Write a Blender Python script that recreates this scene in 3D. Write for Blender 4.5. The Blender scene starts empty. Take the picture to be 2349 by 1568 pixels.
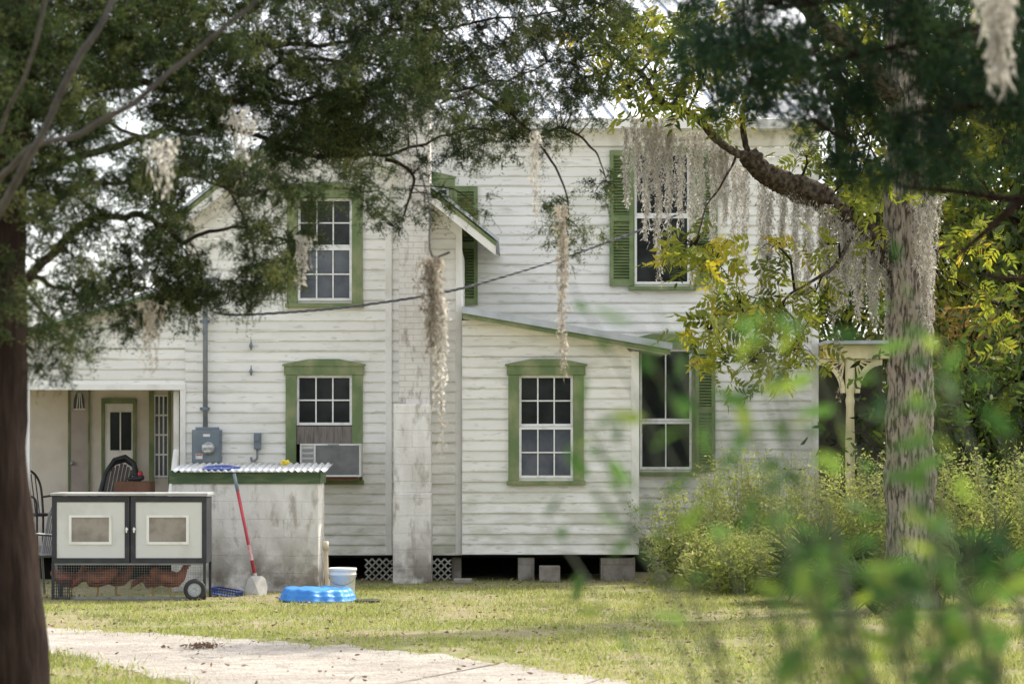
import bpy, math, random
import numpy as np
from mathutils import Vector, Matrix, noise as mnoise
random.seed(7); RNG = np.random.default_rng(7)
D = bpy.data; SC = bpy.context.scene; COL = SC.collection
F = 5546.0; HZ = 1024.0; CX = 1174.5; EYE = 1.6

def P(x, y, Y): return Vector(((x-CX)*Y/F, Y, EYE+(HZ-y)*Y/F))
def PX(x, Y): return (x-CX)*Y/F
def PZ(y, Y): return EYE+(HZ-y)*Y/F
def GY(y): return EYE*F/(y-HZ)

# ------------------------------------------------------------ mesh helpers
class MB:
    def __init__(s): s.v = []; s.f = []; s.a = []; s.b = []
    def add(s, vs, fs):
        n = len(s.v); s.v += [tuple(q) for q in vs]; s.f += [tuple(i+n for i in f) for f in fs]
    def quad(s, a, b, c, d): s.add([a, b, c, d], [(0, 1, 2, 3)])
    def box(s, x0, x1, y0, y1, z0, z1, m=None):
        vs = [Vector(q) for q in ((x0,y0,z0),(x1,y0,z0),(x1,y1,z0),(x0,y1,z0),(x0,y0,z1),(x1,y0,z1),(x1,y1,z1),(x0,y1,z1))]
        if m is not None: vs = [m @ q for q in vs]
        s.add(vs, [(3,2,1,0),(4,5,6,7),(0,1,5,4),(1,2,6,5),(2,3,7,6),(3,0,4,7)])
    def prism(s, poly, y0, y1):
        n = len(poly)
        vs = [(x, y0, z) for x, z in poly]+[(x, y1, z) for x, z in poly]
        fs = [tuple(range(n)), tuple(range(2*n-1, n-1, -1))]+[(i, i+n, (i+1) % n+n, (i+1) % n) for i in range(n)]
        s.add(vs, fs)
    def tube(s, pts, rad, n=8, jit=0.0, cap=True):
        pts = [Vector(p) for p in pts]
        if not hasattr(rad, '__len__'): rad = [rad]*len(pts)
        t0 = (pts[1]-pts[0]).normalized()
        ref = Vector((0, 0, 1)) if abs(t0.z) < .8 else Vector((0, 1, 0))
        u = t0.cross(ref).normalized(); vs = []
        for i, p in enumerate(pts):
            t = (pts[min(i+1, len(pts)-1)]-pts[max(i-1, 0)])
            if t.length < 1e-9: t = t0
            t.normalize(); u = (u-t*u.dot(t))
            if u.length < 1e-6: u = t.orthogonal()
            u.normalize(); w = t.cross(u)
            r = rad[i]
            ra, rb = (r if hasattr(r, '__len__') else (r, r))
            for k in range(n):
                th = 2*math.pi*k/n
                j = 1.0
                if jit:
                    q = Vector((math.cos(th)*3.2, math.sin(th)*3.2, p.z*1.6+p.x*1.3))
                    j = 1+jit*(mnoise.noise(q*1.6)+.6*mnoise.noise(q*4.1))
                vs.append(p+u*(math.cos(th)*ra*j)+w*(math.sin(th)*rb*j))
        fs = []
        for i in range(len(pts)-1):
            for k in range(n):
                fs.append((i*n+k, i*n+(k+1) % n, (i+1)*n+(k+1) % n, (i+1)*n+k))
        if cap:
            fs.append(tuple(range(n-1, -1, -1))); fs.append(tuple(range((len(pts)-1)*n, len(pts)*n)))
        s.add(vs, fs)
    def lathe(s, prof, n=24, m=Matrix(), rmod=None):
        vs = []
        for r, z in prof:
            for k in range(n):
                th = 2*math.pi*k/n
                rr = r*(rmod(th, z) if rmod else 1)
                vs.append(m @ Vector((rr*math.cos(th), rr*math.sin(th), z)))
        fs = [(i*n+k, i*n+(k+1) % n, (i+1)*n+(k+1) % n, (i+1)*n+k) for i in range(len(prof)-1) for k in range(n)]
        fs.append(tuple(range(n-1, -1, -1))); fs.append(tuple(range((len(prof)-1)*n, len(prof)*n)))
        s.add(vs, fs)

def catmull(pts, sub=6):
    pts = [Vector(p) for p in pts]; out = []
    for i in range(len(pts)-1):
        p0 = pts[max(i-1, 0)]; p1 = pts[i]; p2 = pts[i+1]; p3 = pts[min(i+2, len(pts)-1)]
        for k in range(sub):
            t = k/sub
            out.append(.5*((2*p1)+(p2-p0)*t+(2*p0-5*p1+4*p2-p3)*t*t+(3*p1-p0-3*p2+p3)*t**3))
    out.append(pts[-1]); return out
def lerp(a, b, n): return [a+(b-a)*i/(n-1) for i in range(n)]

def wloc(o):
    v = Vector((0, 0, 0))
    while o is not None: v += o.location; o = o.parent
    return v
def obj(name, mb, mat, parent=None, smooth=False, bev=0, loc=None):
    base = wloc(parent) if parent else Vector(loc or (0, 0, 0))
    me = D.meshes.new(name)
    me.from_pydata([(x-base.x, y-base.y, z-base.z) for x, y, z in mb.v], [], mb.f)
    if len(mb.a) == len(mb.v) and mb.a:
        me.attributes.new('v', 'FLOAT', 'POINT').data.foreach_set('value', mb.a)
        me.attributes.new('r', 'FLOAT', 'POINT').data.foreach_set('value', mb.b)
    me.materials.append(mat)
    if smooth: me.polygons.foreach_set('use_smooth', [True]*len(me.polygons))
    me.update()
    o = D.objects.new(name, me); COL.objects.link(o)
    if parent: o.parent = parent
    else: o.location = base
    if bev:
        b = o.modifiers.new('bevel', 'BEVEL'); b.width = bev; b.segments = 2; b.limit_method = 'ANGLE'
    return o
def npobj(name, V, T, mat, parent=None, loc=None, val=None):
    base = wloc(parent) if parent else Vector(loc or (0, 0, 0))
    V = np.asarray(V, dtype=np.float64)-np.array(base)
    T = np.asarray(T, dtype=np.int32); k = T.shape[1]
    me = D.meshes.new(name)
    me.vertices.add(len(V)); me.vertices.foreach_set('co', V.astype(np.float32).ravel())
    me.loops.add(T.size); me.loops.foreach_set('vertex_index', T.ravel())
    me.polygons.add(len(T)); me.polygons.foreach_set('loop_start', np.arange(0, T.size, k, dtype=np.int32))
    if val is not None: me.attributes.new('v', 'FLOAT', 'POINT').data.foreach_set('value', np.asarray(val, dtype=np.float32))
    me.update(calc_edges=True); me.validate()
    me.materials.append(mat)
    o = D.objects.new(name, me); COL.objects.link(o)
    if parent: o.parent = parent
    else: o.location = base
    return o
def tag(o, label=None, cat=None, group=None, kind=None):
    if label: o['label'] = label
    if cat: o['category'] = cat
    if group: o['group'] = group
    if kind: o['kind'] = kind
    return o
def thing(name, loc, label, cat, group=None):
    o = D.objects.new(name, None); COL.objects.link(o); o.location = loc; o.empty_display_size = .1
    return tag(o, label, cat, group)

# ------------------------------------------------------------ materials
def nodes(name):
    m = D.materials.new(name); m.use_nodes = True
    nt = m.node_tree; nt.nodes.clear(); return m, nt
def N(nt, t, **kw):
    n = nt.nodes.new(t)
    for k, v in kw.items(): setattr(n, k, v)
    return n
def mixc(nt, fac, a, b):
    n = N(nt, 'ShaderNodeMix', data_type='RGBA')
    for sock, val in ((n.inputs[0], fac), (n.inputs[6], a), (n.inputs[7], b)):
        if isinstance(val, bpy.types.NodeSocket): nt.links.new(val, sock)
        else: sock.default_value = val if isinstance(val, float) else (*val, 1)
    return n.outputs[2]
def mth(nt, op, a, b=0.0):
    n = N(nt, 'ShaderNodeMath', operation=op); n.use_clamp = False
    for i, val in enumerate((a, b)):
        if isinstance(val, bpy.types.NodeSocket): nt.links.new(val, n.inputs[i])
        else: n.inputs[i].default_value = val
    return n.outputs[0]
def noi(nt, vec, scale, detail=4, stretch=(1, 1, 1), lo=None, hi=None, rough=.55):
    mp = N(nt, 'ShaderNodeMapping'); mp.inputs['Scale'].default_value = stretch
    nt.links.new(vec, mp.inputs['Vector'])
    n = N(nt, 'ShaderNodeTexNoise'); n.inputs['Scale'].default_value = scale; n.inputs['Detail'].default_value = detail
    n.inputs['Roughness'].default_value = rough
    nt.links.new(mp.outputs[0], n.inputs['Vector'])
    if lo is None: return n.outputs['Fac']
    r = N(nt, 'ShaderNodeMapRange'); r.inputs['From Min'].default_value = lo; r.inputs['From Max'].default_value = hi
    nt.links.new(n.outputs['Fac'], r.inputs['Value']); return r.outputs['Result']
def finish(nt, col, rough=.6, metal=0., spec=.5, bump=None, bstr=.3, bdist=.01):
    b = N(nt, 'ShaderNodeBsdfPrincipled'); o = N(nt, 'ShaderNodeOutputMaterial')
    if isinstance(col, bpy.types.NodeSocket): nt.links.new(col, b.inputs['Base Color'])
    else: b.inputs['Base Color'].default_value = (*col, 1)
    b.inputs['Roughness'].default_value = rough; b.inputs['Metallic'].default_value = metal
    b.inputs['Specular IOR Level'].default_value = spec
    if bump is not None:
        bp = N(nt, 'ShaderNodeBump'); bp.inputs['Strength'].default_value = bstr; bp.inputs['Distance'].default_value = bdist
        nt.links.new(bump, bp.inputs['Height']); nt.links.new(bp.outputs[0], b.inputs['Normal'])
    nt.links.new(b.outputs[0], o.inputs[0]); return b
def simple(name, c1, c2=None, scale=6, rough=.6, metal=0., spec=.5, lo=.42, hi=.66, stretch=(1,1,1), bump=0, bscale=40):
    if name in D.materials: return D.materials[name]
    m, nt = nodes(name)
    tc = N(nt, 'ShaderNodeTexCoord').outputs['Object']
    col = mixc(nt, noi(nt, tc, scale, 5, stretch, lo, hi), c1, c2 or tuple(x*.75 for x in c1))
    finish(nt, col, rough, metal, spec, noi(nt, tc, bscale, 4, stretch) if bump else None, bump)
    return m
def siding_mat():
    m, nt = nodes('white_clapboard_paint')
    tc = N(nt, 'ShaderNodeTexCoord').outputs['Object']
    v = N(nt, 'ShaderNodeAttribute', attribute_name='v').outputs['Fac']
    r = N(nt, 'ShaderNodeAttribute', attribute_name='r').outputs['Fac']
    col = mixc(nt, r, (.89, .865, .81), (.81, .785, .73))
    g = noi(nt, tc, 1.1, 6, (.8, .8, 2.0), .5, .74)
    col = mixc(nt, mth(nt, 'MULTIPLY', g, .42), col, (.54, .53, .42))
    g2 = noi(nt, tc, 3.2, 6, (.6, 1, 2.4), .56, .71)
    col = mixc(nt, mth(nt, 'MULTIPLY', g2, .36), col, (.46, .45, .37))
    fl = noi(nt, tc, 16, 4, (.35, 1, 1.6), .6, .68)
    col = mixc(nt, mth(nt, 'MULTIPLY', fl, .5), col, (.44, .41, .36))
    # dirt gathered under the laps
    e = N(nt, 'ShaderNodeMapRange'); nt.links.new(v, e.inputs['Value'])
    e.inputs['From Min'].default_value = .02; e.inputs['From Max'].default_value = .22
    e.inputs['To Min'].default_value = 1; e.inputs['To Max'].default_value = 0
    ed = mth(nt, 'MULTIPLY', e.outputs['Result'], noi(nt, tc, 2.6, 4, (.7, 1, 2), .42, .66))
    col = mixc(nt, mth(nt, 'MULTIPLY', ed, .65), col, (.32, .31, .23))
    sx = N(nt, 'ShaderNodeSeparateXYZ'); nt.links.new(tc, sx.inputs[0])
    lw = N(nt, 'ShaderNodeMapRange'); nt.links.new(sx.outputs['Z'], lw.inputs['Value'])
    lw.inputs['From Min'].default_value = .25; lw.inputs['From Max'].default_value = 1.7
    lw.inputs['To Min'].default_value = 1; lw.inputs['To Max'].default_value = 0
    lg = mth(nt, 'MULTIPLY', lw.outputs['Result'], noi(nt, tc, 3.5, 6, (.7, 1, 2), .42, .64))
    col = mixc(nt, mth(nt, 'MULTIPLY', lg, .62), col, (.35, .34, .22))
    finish(nt, col, .6, 0, .3, noi(nt, tc, 60, 4, (.3, 1, 1)), .25, .006)
    return m
def block_mat(name, c1, c2, bw, bh, mort, stain=(.2, .18, .15), worn=.65, wash=.5):
    m, nt = nodes(name)
    tc = N(nt, 'ShaderNodeTexCoord').outputs['Object']
    sx = N(nt, 'ShaderNodeSeparateXYZ'); nt.links.new(tc, sx.inputs[0])
    cb = N(nt, 'ShaderNodeCombineXYZ')
    wob = mth(nt, 'MULTIPLY', noi(nt, tc, 6, 3), .02)
    nt.links.new(mth(nt, 'ADD', mth(nt, 'ADD', sx.outputs['X'], sx.outputs['Y']), wob), cb.inputs[0]); nt.links.new(mth(nt, 'ADD', sx.outputs['Z'], wob), cb.inputs[1])
    br = N(nt, 'ShaderNodeTexBrick'); nt.links.new(cb.outputs[0], br.inputs['Vector'])
    br.inputs['Scale'].default_value = 1; br.inputs['Brick Width'].default_value = bw; br.inputs['Row Height'].default_value = bh
    br.inputs['Mortar Size'].default_value = mort; br.inputs['Mortar Smooth'].default_value = .7
    br.inputs['Color1'].default_value = (*c1, 1); br.inputs['Color2'].default_value = (*[x*.95 for x in c1], 1); br.inputs['Mortar'].default_value = (*c2, 1)
    col = mixc(nt, mth(nt, 'MULTIPLY', noi(nt, tc, 2.2, 4, (1, 1, 1), .4, .56), wash), br.outputs['Color'], tuple(x*.97 for x in c1))
    col = mixc(nt, mth(nt, 'MULTIPLY', noi(nt, tc, 1.9, 7, (1.3, 1.3, .6), .48, .66), worn*.8), col, (.48, .44, .38))
    col = mixc(nt, mth(nt, 'MULTIPLY', noi(nt, tc, 6, 8, (1.2, 1.2, .5), .53, .66, .65), worn), col, stain)
    lw = N(nt, 'ShaderNodeMapRange'); nt.links.new(sx.outputs['Z'], lw.inputs['Value'])
    lw.inputs['From Min'].default_value = .0; lw.inputs['From Max'].default_value = .7
    lw.inputs['To Min'].default_value = 1; lw.inputs['To Max'].default_value = 0
    col = mixc(nt, mth(nt, 'MULTIPLY', lw.outputs['Result'], noi(nt, tc, 4, 6, (1, 1, 1), .36, .58)), col, (.17, .14, .11))
    bm = mth(nt, 'SUBTRACT', mth(nt, 'MULTIPLY', noi(nt, tc, 30, 5), 1.0), mth(nt, 'MULTIPLY', br.outputs['Fac'], .6))
    finish(nt, col, .85, 0, .2, bm, .7, .01)
    return m
def leaf_mat(name, dark, light, tr=.45, rough=.5, third=None, gl=.03):
    m, nt = nodes(name)
    v = N(nt, 'ShaderNodeAttribute', attribute_name='v').outputs['Fac']
    rp = N(nt, 'ShaderNodeValToRGB'); nt.links.new(v, rp.inputs[0])
    rp.color_ramp.elements[0].color = (*dark, 1); rp.color_ramp.elements[1].color = (*light, 1)
    if third:
        rp.color_ramp.elements[1].position = .72
        e = rp.color_ramp.elements.new(1.0); e.color = (*third, 1)
    d = N(nt, 'ShaderNodeBsdfDiffuse'); t = N(nt, 'ShaderNodeBsdfTranslucent'); mx = N(nt, 'ShaderNodeMixShader')
    mx.inputs[0].default_value = tr
    nt.links.new(rp.outputs[0], d.inputs[0]); nt.links.new(rp.outputs[0], t.inputs[0])
    nt.links.new(d.outputs[0], mx.inputs[1]); nt.links.new(t.outputs[0], mx.inputs[2])
    g = N(nt, 'ShaderNodeBsdfGlossy'); g.inputs['Roughness'].default_value = rough; g.inputs[0].default_value = (.6, .6, .6, 1)
    m2 = N(nt, 'ShaderNodeMixShader'); m2.inputs[0].default_value = gl
    nt.links.new(mx.outputs[0], m2.inputs[1]); nt.links.new(g.outputs[0], m2.inputs[2])
    o = N(nt, 'ShaderNodeOutputMaterial'); nt.links.new(m2.outputs[0], o.inputs[0]); return m

SIDING = siding_mat()
WHITE = simple('white_trim_paint', (.84, .815, .765), (.61, .585, .51), 3.5, .55, lo=.5, hi=.75, stretch=(1, 1, .6), bump=.1)
SASHM = simple('white_sash_paint', (.82, .81, .78), (.6, .58, .54), 9, .5, lo=.5, hi=.75)
GREEN = simple('weathered_green_paint', (.13, .185, .07), (.31, .315, .165), 4, .6, lo=.44, hi=.72, stretch=(1, 1, .7), bump=.15)
SHUT = simple('shutter_green_paint', (.12, .17, .06), (.2, .25, .11), 5, .6)
GLASS = simple('dark_window_glass', (.012, .014, .014), (.035, .04, .038), 1.7, .06, spec=.2)
HAZE = simple('dusty_window_glass', (.06, .068, .085), (.13, .14, .16), 2.5, .12, spec=.28)
METROOF = simple('pale_metal_roofing', (.74, .755, .79), (.64, .66, .69), 2, .5, .5)
SEAM = simple('shaded_roof_seam', (.42, .46, .53), (.48, .51, .56), 3, .6, .2)  # shade of the seam sides is put into this blue-grey colour
GALV = simple('galvanised_edge', (.5, .53, .56), (.4, .42, .44), 5, .45, .4)
BRICK = block_mat('painted_brick', (.72, .68, .63), (.57, .525, .475), .2, .068, .007, stain=(.27, .22, .18), worn=.75, wash=.6)
CMU = block_mat('painted_concrete_block', (.85, .815, .765), (.76, .725, .68), .4, .2, .006, stain=(.33, .28, .23), worn=.7, wash=.6)
RAWCMU = block_mat('bare_concrete_block', (.34, .31, .27), (.24, .22, .2), .4, .2, .008)
DARK = simple('unlit_hollow_black', (.012, .011, .01), (.02, .018, .015), 4, .9, spec=.1)  # near-black colour stands for unlit hollows under the floors and behind the windows
PORCH = simple('tan_porch_wall', (.74, .67, .58), (.64, .57, .49), 3, .6)
PFLOOR = simple('porch_boards', (.36, .32, .27), (.26, .22, .19), 5, .8)
CREAM = simple('cream_porch_paint', (.78, .69, .40), (.66, .57, .33), 6, .5)
BLACKP = simple('black_frame_paint', (.018, .02, .024), (.035, .036, .04), 8, .5)
PANELW = simple('offwhite_panel', (.66, .65, .61), (.52, .51, .46), 3, .6, lo=.5, hi=.78)
COOPGLS = simple('clouded_acrylic', (.32, .28, .24), (.2, .17, .14), 6, .3)
WIRE = simple('galvanised_wire', (.26, .26, .25), None, 9, .4, .8)
RUBBER = simple('black_rubber', (.02, .02, .02), (.04, .04, .04), 9, .7)
HUBM = simple('grey_wheel_hub', (.42, .43, .45), None, 9, .4, .3)
GREYM = simple('grey_utility_paint', (.15, .185, .215), (.2, .235, .255), 5, .5)
GREYP = simple('grey_conduit', (.2, .22, .25), (.29, .28, .28), 6, .5)
CABLE = simple('weathered_cable', (.10, .10, .11), (.17, .17, .17), 12, .6)
ACM = simple('offwhite_appliance', (.66, .66, .64), (.54, .54, .5), 5, .5)
ACG = simple('grey_grille', (.24, .24, .24), None, 8, .6)
WOODG = simple('grey_bare_wood', (.2, .17, .145), (.1, .085, .075), 10, .8, stretch=(5, 1, .5))
RED = simple('red_handle_plastic', (.48, .035, .06), (.4, .025, .04), 8, .4)
BLUE = simple('sky_blue_plastic', (.03, .2, .58), (.06, .29, .68), 5, .4)
DKBLUE = simple('dark_blue_plastic', (.035, .065, .22), None, 7, .5)
LTBLUE = simple('periwinkle_plastic', (.13, .18, .5), None, 7, .4)
PLASTICW = simple('white_bucket_plastic', (.74, .72, .68), (.62, .59, .53), 6, .4)
PALEP = simple('cloudy_pale_plastic', (.52, .49, .43), (.4, .36, .3), 6, .4)
YELLOW = simple('yellow_plastic', (.75, .55, .03), None, 7, .4)
BARKC = simple('cedar_bark', (.018, .011, .008), (.036, .024, .018), 5, .9, stretch=(6, 6, .6), bump=.8, bscale=14, spec=.1)
BARKP = simple('pale_grey_bark', (.075, .066, .06), (.036, .029, .026), 5, .9, stretch=(3, 3, 2), bump=.5, bscale=20)
BARKT = simple('twig_bark', (.022, .015, .011), None, 8, .9, spec=.1)
BARKO = simple('oak_bark', (.35, .30, .255), (.075, .06, .05), 22, .95, stretch=(1.5, 1.5, .32), lo=.45, hi=.6, bump=1.0, bscale=22, spec=.1)
BARKL = simple('dark_limb_bark', (.03, .023, .017), (.10, .08, .06), 20, .95, lo=.42, hi=.6, bump=1, bscale=25, spec=.1)
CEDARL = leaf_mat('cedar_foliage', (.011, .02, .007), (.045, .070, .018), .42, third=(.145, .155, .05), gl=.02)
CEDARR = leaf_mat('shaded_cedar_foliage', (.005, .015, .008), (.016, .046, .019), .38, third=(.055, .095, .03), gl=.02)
PECAN = leaf_mat('pecan_leaves', (.06, .09, .012), (.27, .29, .025), .58, third=(.48, .37, .03))
SHRUBL = leaf_mat('foreground_leaves', (.022, .065, .015), (.09, .175, .035), .55, third=(.22, .29, .04), gl=.015)
WEEDL = leaf_mat('weed_leaves', (.14, .18, .035), (.37, .41, .10), .5, third=(.54, .5, .22))
PALML = leaf_mat('palmetto_leaves', (.03, .06, .018), (.09, .15, .035), .3)
BGA = leaf_mat('far_green_leaves', (.016, .028, .008), (.12, .18, .022), .5)
BGB = leaf_mat('far_yellow_leaves', (.045, .065, .01), (.31, .31, .03), .5)
BGC = leaf_mat('far_rust_leaves', (.12, .11, .02), (.34, .2, .06), .5)
MOSSM = leaf_mat('spanish_moss', (.27, .245, .21), (.63, .59, .525), .5, third=(.82, .79, .72), gl=.01)
MOSSD = leaf_mat('old_spanish_moss', (.15, .125, .095), (.43, .38, .31), .5, third=(.62, .57, .49), gl=.01)
GRASSM = leaf_mat('grass_blades', (.14, .175, .04), (.40, .43, .11), .5, third=(.56, .51, .25))
DRYM = leaf_mat('dry_leaf', (.12, .07, .04), (.3, .2, .13), .2)
HENM = simple('red_brown_feathers', (.26, .075, .032), (.10, .034, .018), 14, .7)
COMB = simple('red_comb', (.48, .03, .03), None, 9, .6)
YLEG = simple('yellow_hen_leg', (.45, .3, .08), None, 9, .6)
BROWNB = simple('brown_board', (.2, .09, .05), (.14, .06, .035), 6, .6)
STICK = simple('white_sticker', (.75, .75, .74), None, 20, .5)

# ------------------------------------------------------------ world, sun, camera
W = D.worlds.new('World'); SC.world = W; W.use_nodes = True
wn = W.node_tree; bg = wn.nodes['Background']
sky = wn.nodes.new('ShaderNodeTexSky'); sky.sky_type = 'NISHITA'; sky.sun_disc = False
EL = math.radians(50); AZ = math.radians(46)
sky.sun_elevation = EL; sky.sun_rotation = AZ; sky.air_density = 1.0; sky.dust_density = 3.0; sky.ozone_density = .6
hs = wn.nodes.new('ShaderNodeHueSaturation'); hs.inputs['Saturation'].default_value = .36; hs.inputs['Value'].default_value = 2.7
wn.links.new(sky.outputs[0], hs.inputs['Color']); wn.links.new(hs.outputs[0], bg.inputs[0]); bg.inputs[1].default_value = .15
sl = D.lights.new('sun', 'SUN'); sl.energy = 5; sl.angle = math.radians(.5); sl.color = (1, .93, .80)
so = D.objects.new('sun', sl); COL.objects.link(so)
sd = Vector((math.sin(AZ)*math.cos(EL), math.cos(AZ)*math.cos(EL), math.sin(EL)))
so.rotation_euler = sd.to_track_quat('Z', 'Y').to_euler(); so.location = (0, 40, 40)
cam = D.cameras.new('camera'); co = D.objects.new('camera', cam); COL.objects.link(co)
co.location = (0, 0, EYE); co.rotation_euler = (math.radians(90), 0, 0)
cam.lens = 85; cam.sensor_width = 36; cam.shift_y = (HZ-784)/2349; cam.clip_end = 2000; cam.clip_start = .1
cam.dof.use_dof = True; cam.dof.focus_distance = 26; cam.dof.aperture_fstop = 3.1
SC.camera = co
SC.view_settings.view_transform = 'Standard'; SC.view_settings.look = 'None'; SC.view_settings.exposure = 0

# ------------------------------------------------------------ ground
def ground_mat():
    m, nt = nodes('lawn_ground')
    tc = N(nt, 'ShaderNodeTexCoord').outputs['Object']
    col = mixc(nt, noi(nt, tc, .9, 5, (1, 1, 1), .4, .62), (.19, .2, .075), (.25, .21, .125))
    col = mixc(nt, mth(nt, 'MULTIPLY', noi(nt, tc, 5, 6, (1, 1, 1), .48, .64), .8), col, (.31, .26, .18))
    col = mixc(nt, mth(nt, 'MULTIPLY', noi(nt, tc, 30, 3, (1, 1, 1), .58, .68), .7), col, (.11, .075, .05))
    finish(nt, col, .95, 0, .1, noi(nt, tc, 25, 5), .6, .03); return m
def sand_mat():
    m, nt = nodes('pale_sand_drive')
    tc = N(nt, 'ShaderNodeTexCoord').outputs['Object']
    col = mixc(nt, noi(nt, tc, 1.4, 6, (.6, 1.4, 1), .36, .62), (.48, .44, .385), (.37, .33, .285))
    col = mixc(nt, mth(nt, 'MULTIPLY', noi(nt, tc, 9, 6, (.7, 1.3, 1), .5, .64), .75), col, (.27, .235, .19))
    col = mixc(nt, mth(nt, 'MULTIPLY', noi(nt, tc, 55, 3, (1, 1, 1), .58, .66), .8), col, (.2, .165, .13))
    finish(nt, col, .95, 0, .1, noi(nt, tc, 30, 6), 1, .04); return m
g = MB(); g.quad((-300, -60, 0), (300, -60, 0), (300, 500, 0), (-300, 500, 0))
tag(obj('ground', g, ground_mat()), kind='structure')
up = [(-900, 1432), (-200, 1437), (95, 1441), (500, 1462), (900, 1492), (1200, 1530), (1450, 1568), (1700, 1625), (2000, 1720)]
dn = [(-900, 1440), (-200, 1466), (110, 1500), (270, 1535), (420, 1568), (640, 1640), (900, 1760), (1100, 1900), (1200, 2100)]
U = catmull([(PX(x, GY(y)), GY(y), 0) for x, y in up], 30); L = catmull([(PX(x, GY(y)), GY(y), 0) for x, y in dn], 30)
def jn(p, s): return Vector((p.x, p.y+.3*mnoise.noise(Vector((p.x*2.3, p.y*2.3, s)))+.2*mnoise.noise(Vector((p.x*9, p.y*9, s))), .004))
U = [jn(p, 1) for p in U]; L = [jn(p, 5) for p in L]
g = MB()
for i in range(len(U)-1): g.quad(L[i], L[i+1], U[i+1], U[i])
tag(obj('driveway', g, sand_mat()), kind='structure')
ux = np.array([p.x for p in U]); uy = np.array([p.y for p in U]); lx = np.array([p.x for p in L]); ly = np.array([p.y for p in L])
def drive_depth(x, y):
    d = np.minimum(np.interp(x, ux, uy)-y, y-np.interp(x, lx, ly))
    return np.where(x < 6, d, -1)
def in_drive(x, y): return drive_depth(x, y) > .05

# ------------------------------------------------------------ the house
def siding(mb, xl, xr, z0, z1, Y, sp, ops=(), lip=.02):
    z = z0; cuts = sorted({q for o in ops for q in (o[2], o[3])})
    while z < z1-1e-4:
        zt = min(z+sp, z1)
        segs = [z]+[c for c in cuts if z+1e-4 < c < zt-1e-4]+[zt]
        rr = random.random(); sag = random.uniform(-.002, .002)
        for a, b in zip(segs[:-1], segs[1:]):
            mid = (a+b)/2; fa = (a-z)/sp; fb = (b-z)/sp
            blocks = sorted([(o[0], o[1]) for o in ops if o[2] < mid < o[3]])
            cur = xl(mid); spans = []
            for o0, o1 in blocks:
                spans.append((cur, o0)); cur = o1
            spans.append((cur, xr(mid)))
            for si, (s0, s1) in enumerate(spans):
                if s1-s0 < .005: continue
                js = [s0]
                x = s0
                while True:
                    x += random.uniform(1.2, 3.2)
                    if x > s1-.4: break
                    js.append(x)
                js.append(s1)
                for j in range(len(js)-1):
                    x0, x1 = js[j], js[j+1]
                    x0a = xl(a) if (si == 0 and j == 0) else x0; x0b = xl(b) if (si == 0 and j == 0) else x0
                    last = (si == len(spans)-1 and j == len(js)-2)
                    x1a = xr(a) if last else x1; x1b = xr(b) if last else x1
                    lp = lip*random.uniform(.8, 1.2)
                    ya = Y-lp*(1-fa); yb = Y-lp*(1-fb)
                    r = min(1, max(0, rr+random.uniform(-.3, .3))); g = random.uniform(0, .0015); s2 = sag+random.uniform(-.001, .001)
                    mb.quad((x0a+g, ya, a+sag), (x1a-g, ya, a+s2), (x1b-g, yb, b), (x0b+g, yb, b))
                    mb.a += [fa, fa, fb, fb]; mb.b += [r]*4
                    if a == z:
                        mb.quad((x0a, Y+.004, a+sag+.002), (x1a, Y+.004, a+s2+.002), (x1a, ya, a+s2), (x0a, ya, a+sag))
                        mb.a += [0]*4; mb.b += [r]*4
        z = zt
YA = 29.0; YB = 28.85; YC = 30.8
house = thing('house', (-1.2, 29, 0), 'old two storey white clapboard house with green trim, metal roofs and a chimney', 'house')
def hp(name, mb, mat, **k): return obj(name, mb, mat, house, **k)
# dimensions
ax0 = PX(425, YA); ax1 = PX(1060, YA); zb = PZ(1272, YA); axc = (ax0+ax1)/2
ROV = 28.6
ez = PZ(555, ROV); ex = PX(1145, ROV); pit = .8; rz = ez+pit*(ex-axc)
def rake(x): return rz-pit*abs(x-axc)
def op(x0, x1, y0, y1, Y): return (PX(x0, Y), PX(x1, Y), PZ(y1, Y), PZ(y0, Y))
wA1 = op(680, 808, 860, 1095, YA); wA2 = op(683, 808, 455, 690, YA); wB = op(1190, 1315, 860, 1096, YB)
wC1 = op(1455, 1582, 350, 652, YC); wC2 = op(1467, 1587, 800, 1076, YC); wC0 = op(905, 1030, 430, 705, YC)
mb = MB()
zt = rz-.12
xa_l = lambda z: max(ax0, axc-max(0, (rz-.1-z))/pit); xa_r = lambda z: min(ax1, axc+max(0, (rz-.1-z))/pit)
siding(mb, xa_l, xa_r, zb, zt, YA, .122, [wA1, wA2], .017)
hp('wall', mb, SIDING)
# lean-to wall left with the porch opening
lz0 = PZ(655, YA); lz1 = PZ(765, YA); lx1 = PX(60, YA); lsl = (lz0-lz1)/(ax0-lx1); LX = PX(-90, YA)
ltop = lambda x: lz0-lsl*(ax0-x)
porch_z = PZ(893, YA)
mb = MB()
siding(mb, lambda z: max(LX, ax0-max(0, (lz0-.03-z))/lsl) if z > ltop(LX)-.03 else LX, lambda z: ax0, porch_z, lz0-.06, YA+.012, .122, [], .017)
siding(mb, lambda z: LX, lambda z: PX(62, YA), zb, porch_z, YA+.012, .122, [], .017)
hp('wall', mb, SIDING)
# right lean-to
bx0 = PX(1060, YB); bx1 = PX(1458, YB)
bzl = PZ(722, YB-.1); bzr = PZ(806, YB-.1); bsl = (bzl-bzr)/(PX(1540, YB-.1)-PX(1062, YB-.1))
btop = lambda x: bzl-bsl*(x-bx0)-.03
mb = MB()
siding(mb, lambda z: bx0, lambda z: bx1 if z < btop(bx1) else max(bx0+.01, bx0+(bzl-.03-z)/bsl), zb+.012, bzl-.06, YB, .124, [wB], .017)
hp('wall', mb, SIDING)
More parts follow.
